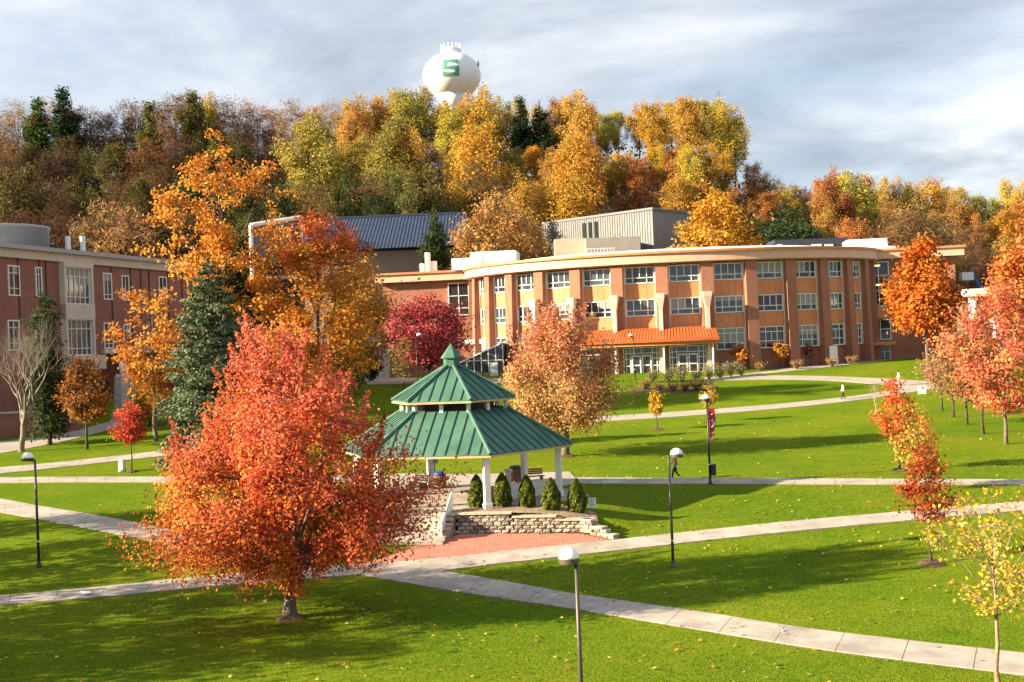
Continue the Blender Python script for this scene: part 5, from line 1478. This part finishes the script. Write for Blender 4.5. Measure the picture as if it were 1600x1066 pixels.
def zone_cols(x, row):
    if x < 300:
        return [['brown','brown','rust','olive','tan'], ['brown','olive','brown','rust'], ['brown','olive','brown'], ['olive','brown','rust','brown']][row]
    if x < 440:
        return [['brown','tan','golden','orange'], ['olive','brown','olive'], ['olive','brown','green'], ['olive','green','brown']][row]
    if x < 620:
        return [['golden','tan','yellowgreen','orange'], ['yellowgreen','orange','olive'], ['olive','green','brown'], ['green','olive','brown']][row]
    if x < 800:
        return [['yellow','yellowgreen','yellowgreen','golden'], ['golden','yellowgreen','tan'], ['golden','olive','brown'], ['olive','green','brown']][row]
    if x < 960:
        return [['yellow','golden','rust','yellow'], ['orange','golden','yellow'], ['golden','orange','brown'], ['orange','rust','brown']][row]
    if x < 1150:
        return [['yellow','golden','yellow'], ['golden','orange','yellow'], ['orange','rust','golden'], ['rust','orange','olive']][row]
    if x < 1340:
        return [['orange','golden','rust','orange'], ['orange','rust','golden'], ['orange','rust','olive'], ['brown','olive','rust']][row]
    return [['yellow','yellowgreen','golden','rust','orange'], ['golden','yellowgreen','orange'], ['yellowgreen','orange','brown'], ['brown','brown','rust']][row]
FT = []     # (x, ytop, Y, kind, colour)
rf_ = random.Random(99)
for row, (Y0, dy, step) in enumerate(((332, 0, 27), (285, 52, 31), (246, 108, 36), (216, 165, 42))):
    x = -50 + row*11
    while x < 1660:
        yt_ = float(np.interp(x, SKY_X, SKY_Y)) + dy*(1.0 if x < 1180 else .52) + rf_.uniform(-7, 12) + (rf_.uniform(0, 22) if row else 0)
        c = rf_.choice(zone_cols(x, row))
        if c in ('brown', 'tan') : kd = 'bare'
        elif c == 'rust': kd = rf_.choice(['bare', 'full'])
        elif 950 < x < 1180 and row < 3: kd = 'tall'
        else: kd = rf_.choice(['full', 'full', 'tall'])
        FT.append((x, yt_, Y0 + rf_.uniform(-9, 9), kd, c))
        x += step * rf_.uniform(.75, 1.2)
for x, yt_, c, Y in ((60, 150, 'green', 326), (98, 133, 'darkgreen', 324), (110, 150, 'green', 328), (232, 156, 'olive', 326), (302, 140, 'olive', 326), (640, 180, 'darkgreen', 300), (626, 165, 'green', 306), (812, 148, 'darkgreen', 322), (842, 150, 'darkgreen', 323), (1345, 282, 'green', 300)):
    FT.append((x, yt_, Y, 'pine', c))
for x, yt_, c, Y, kd in ((478, 180, 'yellowgreen', 262, 'full'), (740, 178, 'golden', 268, 'full'), (898, 196, 'golden', 250, 'full'), (706, 160, 'yellow', 318, 'full'), (902, 137, 'yellow', 322, 'full'), (640, 133, 'yellowgreen', 322, 'full'), (750, 130, 'yellow', 324, 'full'), (1128, 155, 'yellow', 300, 'tall'), (1070, 150, 'golden', 300, 'tall'), (1020, 155, 'golden', 304, 'tall'), (555, 160, 'orange', 318, 'full'), (160, 318, 'tan', 205, 'bare'), (200, 330, 'tan', 202, 'bare'), (130, 335, 'brown', 204, 'bare'), (1425, 318, 'tan', 208, 'bare'), (1450, 335, 'brown', 206, 'bare'), (1400, 330, 'brown', 206, 'bare'), (1330, 262, 'yellow', 300, 'full'), (1300, 275, 'rust', 280, 'full'), (20, 250, 'olive', 225, 'full'), (640, 290, 'olive', 210, 'full'), (590, 300, 'green', 208, 'full'), (520, 310, 'olive', 207, 'full'), (450, 330, 'green', 205, 'full')):
    FT.append((x, yt_, Y, kd, c))
CW = dict(golden='golden', yellow='bright yellow', yellowgreen='yellow green', orange='orange', rust='rust red', brown='bare brown', olive='olive', green='green', darkgreen='dark green', tan='pale tan')
def zone_name(x):
    for lim, nm in ((150, 'over the roof drum'), (310, 'over the left brick building'), (450, 'behind the tallest orange oak'), (600, 'left of the water tower'), (690, 'left below the water tower'), (830, 'right below the water tower'), (960, 'over the grey metal hall'), (1060, 'near the crest right end'), (1180, 'at the crest right end'), (1290, 'on the ridge behind the dark block'), (1400, 'on the ridge above white roof unit'), (1520, 'on the ridge right of building'), (9999, 'on the ridge at right edge')):
        if x < lim: return nm
def row_name(Y): return 'on the skyline' if Y > 312 else ('below the skyline' if Y > 266 else ('mid slope' if Y > 231 else 'low down'))
def in_building(x, y):
    return (e0.x-4 < x < e1.x+4 and 190 < y < 232) or (p1.x-4 < x < p3.x+5 and 182 < y < 232) or (P(1205,380,200).x < x < P(1330,380,200).x and 196 < y < 216)
FT = [(x, yt_, (236 + (Y-205)*.4 if in_building(P(x, yt_, Y).x, Y) else Y), kd, c) for x, yt_, Y, kd, c in FT]
FT.sort(key=lambda q: q[0])
from collections import Counter
cnt = Counter(); tot = Counter()
def fkey(q): return (CW[q[4]], 'conifer' if q[3] == 'pine' else 'tree', zone_name(q[0]), row_name(q[2]))
for q in FT: tot[fkey(q)] += 1
ORD = ['first', 'second', 'third', 'fourth', 'fifth', 'sixth', 'seventh', 'eighth']
for q in FT:
    x, yt_, Y, kd, c = q
    p = P(x, yt_, Y); gzv = float(ground(p.x, Y)); H = p.z - gzv
    H = max(9, H)
    kk = fkey(q); i_ = cnt[kk]; cnt[kk] += 1
    lab = f'{kk[0]} {kk[1]} {kk[3]} {kk[2]}' + (f', {ORD[i_]} from left' if tot[kk] > 1 else '')
    s = H / PH[kd]
    w_ = min(1.25, max(.75, s)) * rf_.uniform(.9, 1.15)
    col = [v * rf_.uniform(.86, 1.14) * (.66 if x < 430 and Y < 318 and c in ('brown', 'olive', 'rust', 'green') else 1) for v in C[c]]  # left slope: dark bare woods, with cloud shade also put into the colour
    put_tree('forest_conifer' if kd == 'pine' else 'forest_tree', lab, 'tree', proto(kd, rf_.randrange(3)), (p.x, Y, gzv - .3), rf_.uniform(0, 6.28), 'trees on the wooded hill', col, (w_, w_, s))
# undergrowth filling the wood
rng = np.random.default_rng(55); n = 42000
ux = rng.uniform(-150, 170, n); uy = rng.uniform(203, 345, n)
hh_ = np.minimum(rng.gamma(2.0, 1.7, n), 6.5)
inb = ((ux > e0.x-3) & (ux < e1.x+3) & (uy < 231)) | ((ux > p1.x-3) & (ux < p3.x+4) & (uy < 231))
ux, uy, hh_ = ux[~inb], uy[~inb], hh_[~inb]; n = len(ux)
cen = np.stack([ux, uy, ground(ux, uy) + hh_], -1)
blob = np.sin(ux*.21 + 1)*np.sin(uy*.17) + np.sin(ux*.07 - uy*.05)
pal = np.array([(.17,.125,.065), (.22,.155,.075), (.15,.14,.05), (.26,.14,.055), (.11,.12,.045)])
cols = pal[np.clip(((blob + 2)/4*5 + rng.normal(size=n)*.8).astype(int), 0, 4)] * rng.uniform(.6, 1.4, n)[:, None]
ug = link(bpy.data.objects.new('undergrowth', leaf_mesh('undergrowth', cen, 1.15, .6, cols, rng))); stuff(ug)
tag(ug, 'brown and olive undergrowth filling the wooded hillside', 'undergrowth')

# ================================================================== people
def person(label, loc, rz, h, joints, cols):
    """joints: unit-height skeleton; one skinned continuous body. cols: materials for skin, top, trousers, shoes, hair."""
    nm = list(joints); idx = {k: i for i, k in enumerate(nm)}
    E = [('pelvis','waist'), ('waist','chest'), ('chest','neck'), ('neck','head'), ('head','crown_')]
    for s in 'LR':
        E += [('chest','sh'+s), ('sh'+s,'el'+s), ('el'+s,'wr'+s), ('wr'+s,'pm'+s), ('pelvis','hp'+s), ('hp'+s,'kn'+s), ('kn'+s,'an'+s), ('an'+s,'to'+s)]
    RAD = dict(pelvis=.078, waist=.068, chest=.082, neck=.032, head=.052, crown_=.044, sh=.042, el=.029, wr=.019, pm=.022, hp=.062, kn=.041, an=.027, to=.024)
    me = bpy.data.meshes.new('body'); me.from_pydata([joints[k] for k in nm], [(idx[a], idx[b]) for a, b in E], [])
    o = bpy.data.objects.new('body', me); COL.objects.link(o)
    md = o.modifiers.new('skin', 'SKIN'); md.use_smooth_shade = True
    sb = o.modifiers.new('sub', 'SUBSURF'); sb.levels = 2; sb.render_levels = 2
    for k in nm:
        r = RAD.get(k, RAD.get(k[:-1])); v = me.skin_vertices[0].data[idx[k]]
        v.radius = (r, r*.8 if k in ('chest','waist','pelvis') else r); v.use_root = (k == 'pelvis')
    dg = bpy.context.evaluated_depsgraph_get()
    m2_ = bpy.data.meshes.new_from_object(o.evaluated_get(dg)); bpy.data.objects.remove(o)
    m2_.materials.clear()
    for c in cols[:4]: m2_.materials.append(c)
    segs = [(Vector(joints[a]), Vector(joints[b]), a, b) for a, b in E]
    for pgn in m2_.polygons:
        c = pgn.center; best = None
        for a, b_, na, nb_ in segs:
            d = b_ - a; t = max(0, min(1, (c - a).dot(d)/max(1e-9, d.dot(d)))); q = (c - (a + d*t)).length
            if best is None or q < best[0]: best = (q, na, nb_)
        _, na, nb_ = best
        if na in ('neck','head') or na.startswith('wr'): i = 0
        elif na.startswith('an'): i = 3
        elif na.startswith('hp') or na.startswith('kn') or (na == 'pelvis' and nb_ != 'waist') : i = 2
        else: i = 1
        pgn.material_index = i
    root = thing('person', label, 'person', loc, rz, None); root.scale = (h, h, h)
    link(bpy.data.objects.new('body', m2_), root)
    hd = Vector(joints['head']); cr = Vector(joints['crown_'])
    vs = []; fs = []; n1, n2 = 10, 6
    for j_ in range(n2):
        ph = -0.35 + (math.pi/2 + .35) * j_/(n2-1)
        for i in range(n1):
            a = 2*math.pi*i/n1; r = .062*math.cos(ph)
            vs.append((hd.x - .008 + r*math.cos(a)*1.05, hd.y + r*math.sin(a), hd.z + .022 + .062*math.sin(ph)))
    fs = [(j_*n1+i, j_*n1+(i+1)%n1, (j_+1)*n1+(i+1)%n1, (j_+1)*n1+i) for j_ in range(n2-1) for i in range(n1)]
    MB().add(vs, fs).build('hair', cols[4], root, True)
    # face: nose, eyes, mouth on the +x side
    MB().lathe([(.010, 0), (.002, .022)], 6, (hd.x+.058, hd.y, hd.z-.012)).build('nose', cols[0], root)
    for s, side in ((1, 'L'), (-1, 'R')):
        MB().lathe([(.001, -.004), (.005, 0), (.001, .004)], 6, (hd.x+.052, hd.y+.018*s, hd.z+.008)).build('eye', M_dark, root)
        w0 = Vector(joints['wr'+side]); p0 = Vector(joints['pm'+side]); d = (p0 - w0).normalized()
        lat = Vector((1, 0, 0)) if abs(d.x) < .7 else Vector((0, 0, 1))
        lat = (lat - d*lat.dot(d)).normalized(); pn = d.cross(lat)
        hb = MB()
        for f_, ln in ((-1.5, .034), (-.5, .042), (.5, .044), (1.5, .038)):
            b0 = p0 + lat*(.0095*f_); hb.tube([b0, b0 + d*ln*.55 + pn*.004, b0 + d*ln + pn*.014], [.0055, .005, .004], 5)
        b0 = w0.lerp(p0, .35) + lat*.018; hb.tube([b0, b0 + d*.02 + lat*.014, b0 + d*.038 + lat*.016], [.0065, .0055, .0045], 5)
        hb.build('fingers', cols[0], root)
    return root
def walk(stride=.16, arm=.12):
    J = dict(pelvis=(0,0,.53), waist=(.005,0,.62), chest=(.015,0,.755), neck=(.02,0,.845), head=(.03,0,.905), crown_=(.03,0,.955))
    for s, y, f in (('L', 1, 1), ('R', -1, -1)):
        J['sh'+s] = (.015, y*.105, .80); J['el'+s] = (.01 - f*arm*.4, y*.125, .635); J['wr'+s] = (.03 - f*arm + .03, y*.125, .50); J['pm'+s] = (.04 - f*arm + .03, y*.12, .455)
        J['hp'+s] = (0, y*.05, .50)
        if f > 0: J['kn'+s] = (stride*.55, y*.05, .29); J['an'+s] = (stride*.85, y*.05, .05); J['to'+s] = (stride*.85+.10, y*.055, .022)
        else: J['kn'+s] = (-stride*.05, y*.05, .28); J['an'+s] = (-stride*1.05, y*.05, .085); J['to'+s] = (-stride*1.05+.09, y*.055, .024)
    return J
skin = mat('skin_tone', (.48,.28,.19), .6); hairm = mat('hair_dark', (.02,.014,.01), .6)
cl_black = mat('cloth_black', (.018,.018,.022), .85); cl_white = mat('cloth_white', (.75,.74,.72), .85); cl_pink = mat('cloth_pink', (.55,.42,.42), .85); shoe_w = mat('shoe_white', (.75,.75,.72), .6); cl_maroon = mat('cloth_maroon', (.05,.018,.022), .85)
b = G(1056, 750); b.z += .035
person('walker in dark clothes and white shoes behind the right lawn lamp', b, math.pi, hgt(1056, 705, b), walk(), (skin, cl_maroon, cl_black, shoe_w, hairm))
b = G(1318, 624); b.z += .035
person('walker in white top and black trousers on the curved path', b, math.pi, max(1.5, hgt(1318, 598, b)), walk(.12, .05), (skin, cl_white, cl_black, cl_black, hairm))
b = G(1405, 603); b.z += .035
person('walker in pale pink top above the orange red sapling', b, math.pi, 1.6, walk(.12, .08), (skin, cl_pink, cl_pink, cl_black, hairm))

# ================================================================== fallen leaves and grass
rng = np.random.default_rng(77)
pts = []
def litter(x0, x1, y0, y1, n):
    for _ in range(n):
        pts.append(G2(rng.uniform(x0, x1), rng.uniform(y0, y1)))
def G2(x, y):
    a, b, c = ray(x, y)
    t = 60.0
    for _ in range(14):
        t = (float(prof(b*t)) - CZ) / c
        t = min(max(t, 25), 160)
    return (a*t, b*t)
n = 5200
lx = rng.uniform(-28, 42, n); ly = rng.uniform(34, 110, n)
dens = np.exp(-((lx+4)**2/260 + (ly-48)**2/160)) + .8*np.exp(-((lx-22)**2/260 + (ly-58)**2/220)) + .30*(lx > 5) + .06 + .9*np.exp(-((lx+8.6)**2 + (ly-48.5)**2)/30) + .7*np.exp(-((lx-4)**2 + (ly-80)**2)/90)
keep = rng.random(n) < np.clip(dens, 0, 1)*.8
lx, ly = lx[keep], ly[keep]
ok = np.hypot(lx-GX, ly-GY) > 7.5
lx, ly = lx[ok], ly[ok]
cen = np.stack([lx, ly, ground(lx, ly) + .06], -1)
pal = np.array([(.58,.36,.09), (.62,.44,.12), (.52,.28,.08), (.62,.48,.22), (.46,.20,.08)])
cols = pal[rng.integers(0, 5, len(cen))]*rng.uniform(.7, 1.2, len(cen))[:, None]
up = np.zeros_like(cen); up[:, 2] = 3
fo = stuff(link(bpy.data.objects.new('fallen_leaves', leaf_mesh('fallen_leaves', cen, .15, .8, cols, rng, up))))
tag(fo, 'scattered tan and orange fallen leaves on the lawns', 'leaves')
# grass blades on the near lawn
n = 170000
gxv = rng.uniform(-24, 34, n); gyv = 36 + 40*rng.random(n)**1.5
def off_paths():
    # drop blades that would stand on paving: test against the path footprints
    keep = np.ones(n, bool)
    for o in COL.objects:
        if o.name.split('.')[0] in ('path', 'plaza', 'shrub_bed', 'planting_bed', 'mulch_ring') and o.type == 'MESH':
            me = o.data; co = np.empty(len(me.vertices)*3); me.vertices.foreach_get('co', co); co = co.reshape(-1, 3)[:, :2] + np.array(o.location[:2])
            lo, hi = co.min(0), co.max(0)
            cand = np.where(keep & (gxv > lo[0]) & (gxv < hi[0]) & (gyv > lo[1]) & (gyv < hi[1]))[0]
            for pg in me.polygons:
                if abs(pg.normal.z) < .5 or len(cand) == 0: continue
                q = co[list(pg.vertices)]
                l2, h2 = q.min(0), q.max(0)
                c = cand[(gxv[cand] >= l2[0]) & (gxv[cand] <= h2[0]) & (gyv[cand] >= l2[1]) & (gyv[cand] <= h2[1])]
                if len(c) == 0: continue
                s1 = np.ones(len(c), bool); s2 = np.ones(len(c), bool)
                for k in range(len(q)):
                    a = q[k]; b_ = q[(k+1) % len(q)]; cr = (b_[0]-a[0])*(gyv[c]-a[1]) - (b_[1]-a[1])*(gxv[c]-a[0])
                    s1 &= cr >= 0; s2 &= cr <= 0
                keep[c[s1 | s2]] = False
    keep &= np.hypot(gxv-GX, gyv-GY) > 7.3
    keep &= ~((gxv > sa_.x-4.5) & (gxv < sa_.x+1) & (gyv > 54) & (gyv < 66))
    return keep
kp = off_paths(); gxv, gyv = gxv[kp], gyv[kp]; n = len(gxv)
gz0 = ground(gxv, gyv)
az = rng.uniform(0, 6.28, n); hgt_ = rng.uniform(.02, .055, n); w_ = rng.uniform(.012, .03, n)
lean = rng.normal(size=(n, 2))*.035
v = np.empty((n, 3, 3))
v[:, 0] = np.stack([gxv - np.cos(az)*w_, gyv - np.sin(az)*w_, gz0 - .005], -1)
v[:, 1] = np.stack([gxv + np.cos(az)*w_, gyv + np.sin(az)*w_, gz0 - .005], -1)
v[:, 2] = np.stack([gxv + lean[:, 0], gyv + lean[:, 1], gz0 + hgt_], -1)
me = bpy.data.meshes.new('grass_blades')
me.vertices.add(n*3); me.loops.add(n*3); me.polygons.add(n)
me.vertices.foreach_set('co', v.reshape(-1)); me.loops.foreach_set('vertex_index', np.arange(n*3, dtype=np.int32)); me.polygons.foreach_set('loop_start', np.arange(0, n*3, 3, dtype=np.int32))
me.update(calc_edges=True)
a_ = me.color_attributes.new('Col', 'FLOAT_COLOR', 'POINT')
pal = np.array([(.08,.165,.008), (.165,.205,.012), (.115,.18,.010), (.22,.23,.03)])
c4 = np.ones((n, 4), np.float32); c4[:, :3] = pal[rng.integers(0, 4, n)]*rng.uniform(.75, 1.25, n)[:, None]
a_.data.foreach_set('color', np.repeat(c4, 3, axis=0).reshape(-1)); me.materials.append(M_leaf)
gb_ = stuff(link(bpy.data.objects.new('grass_blades', me)))
tag(gb_, 'short green grass blades of the near lawn', 'grass')
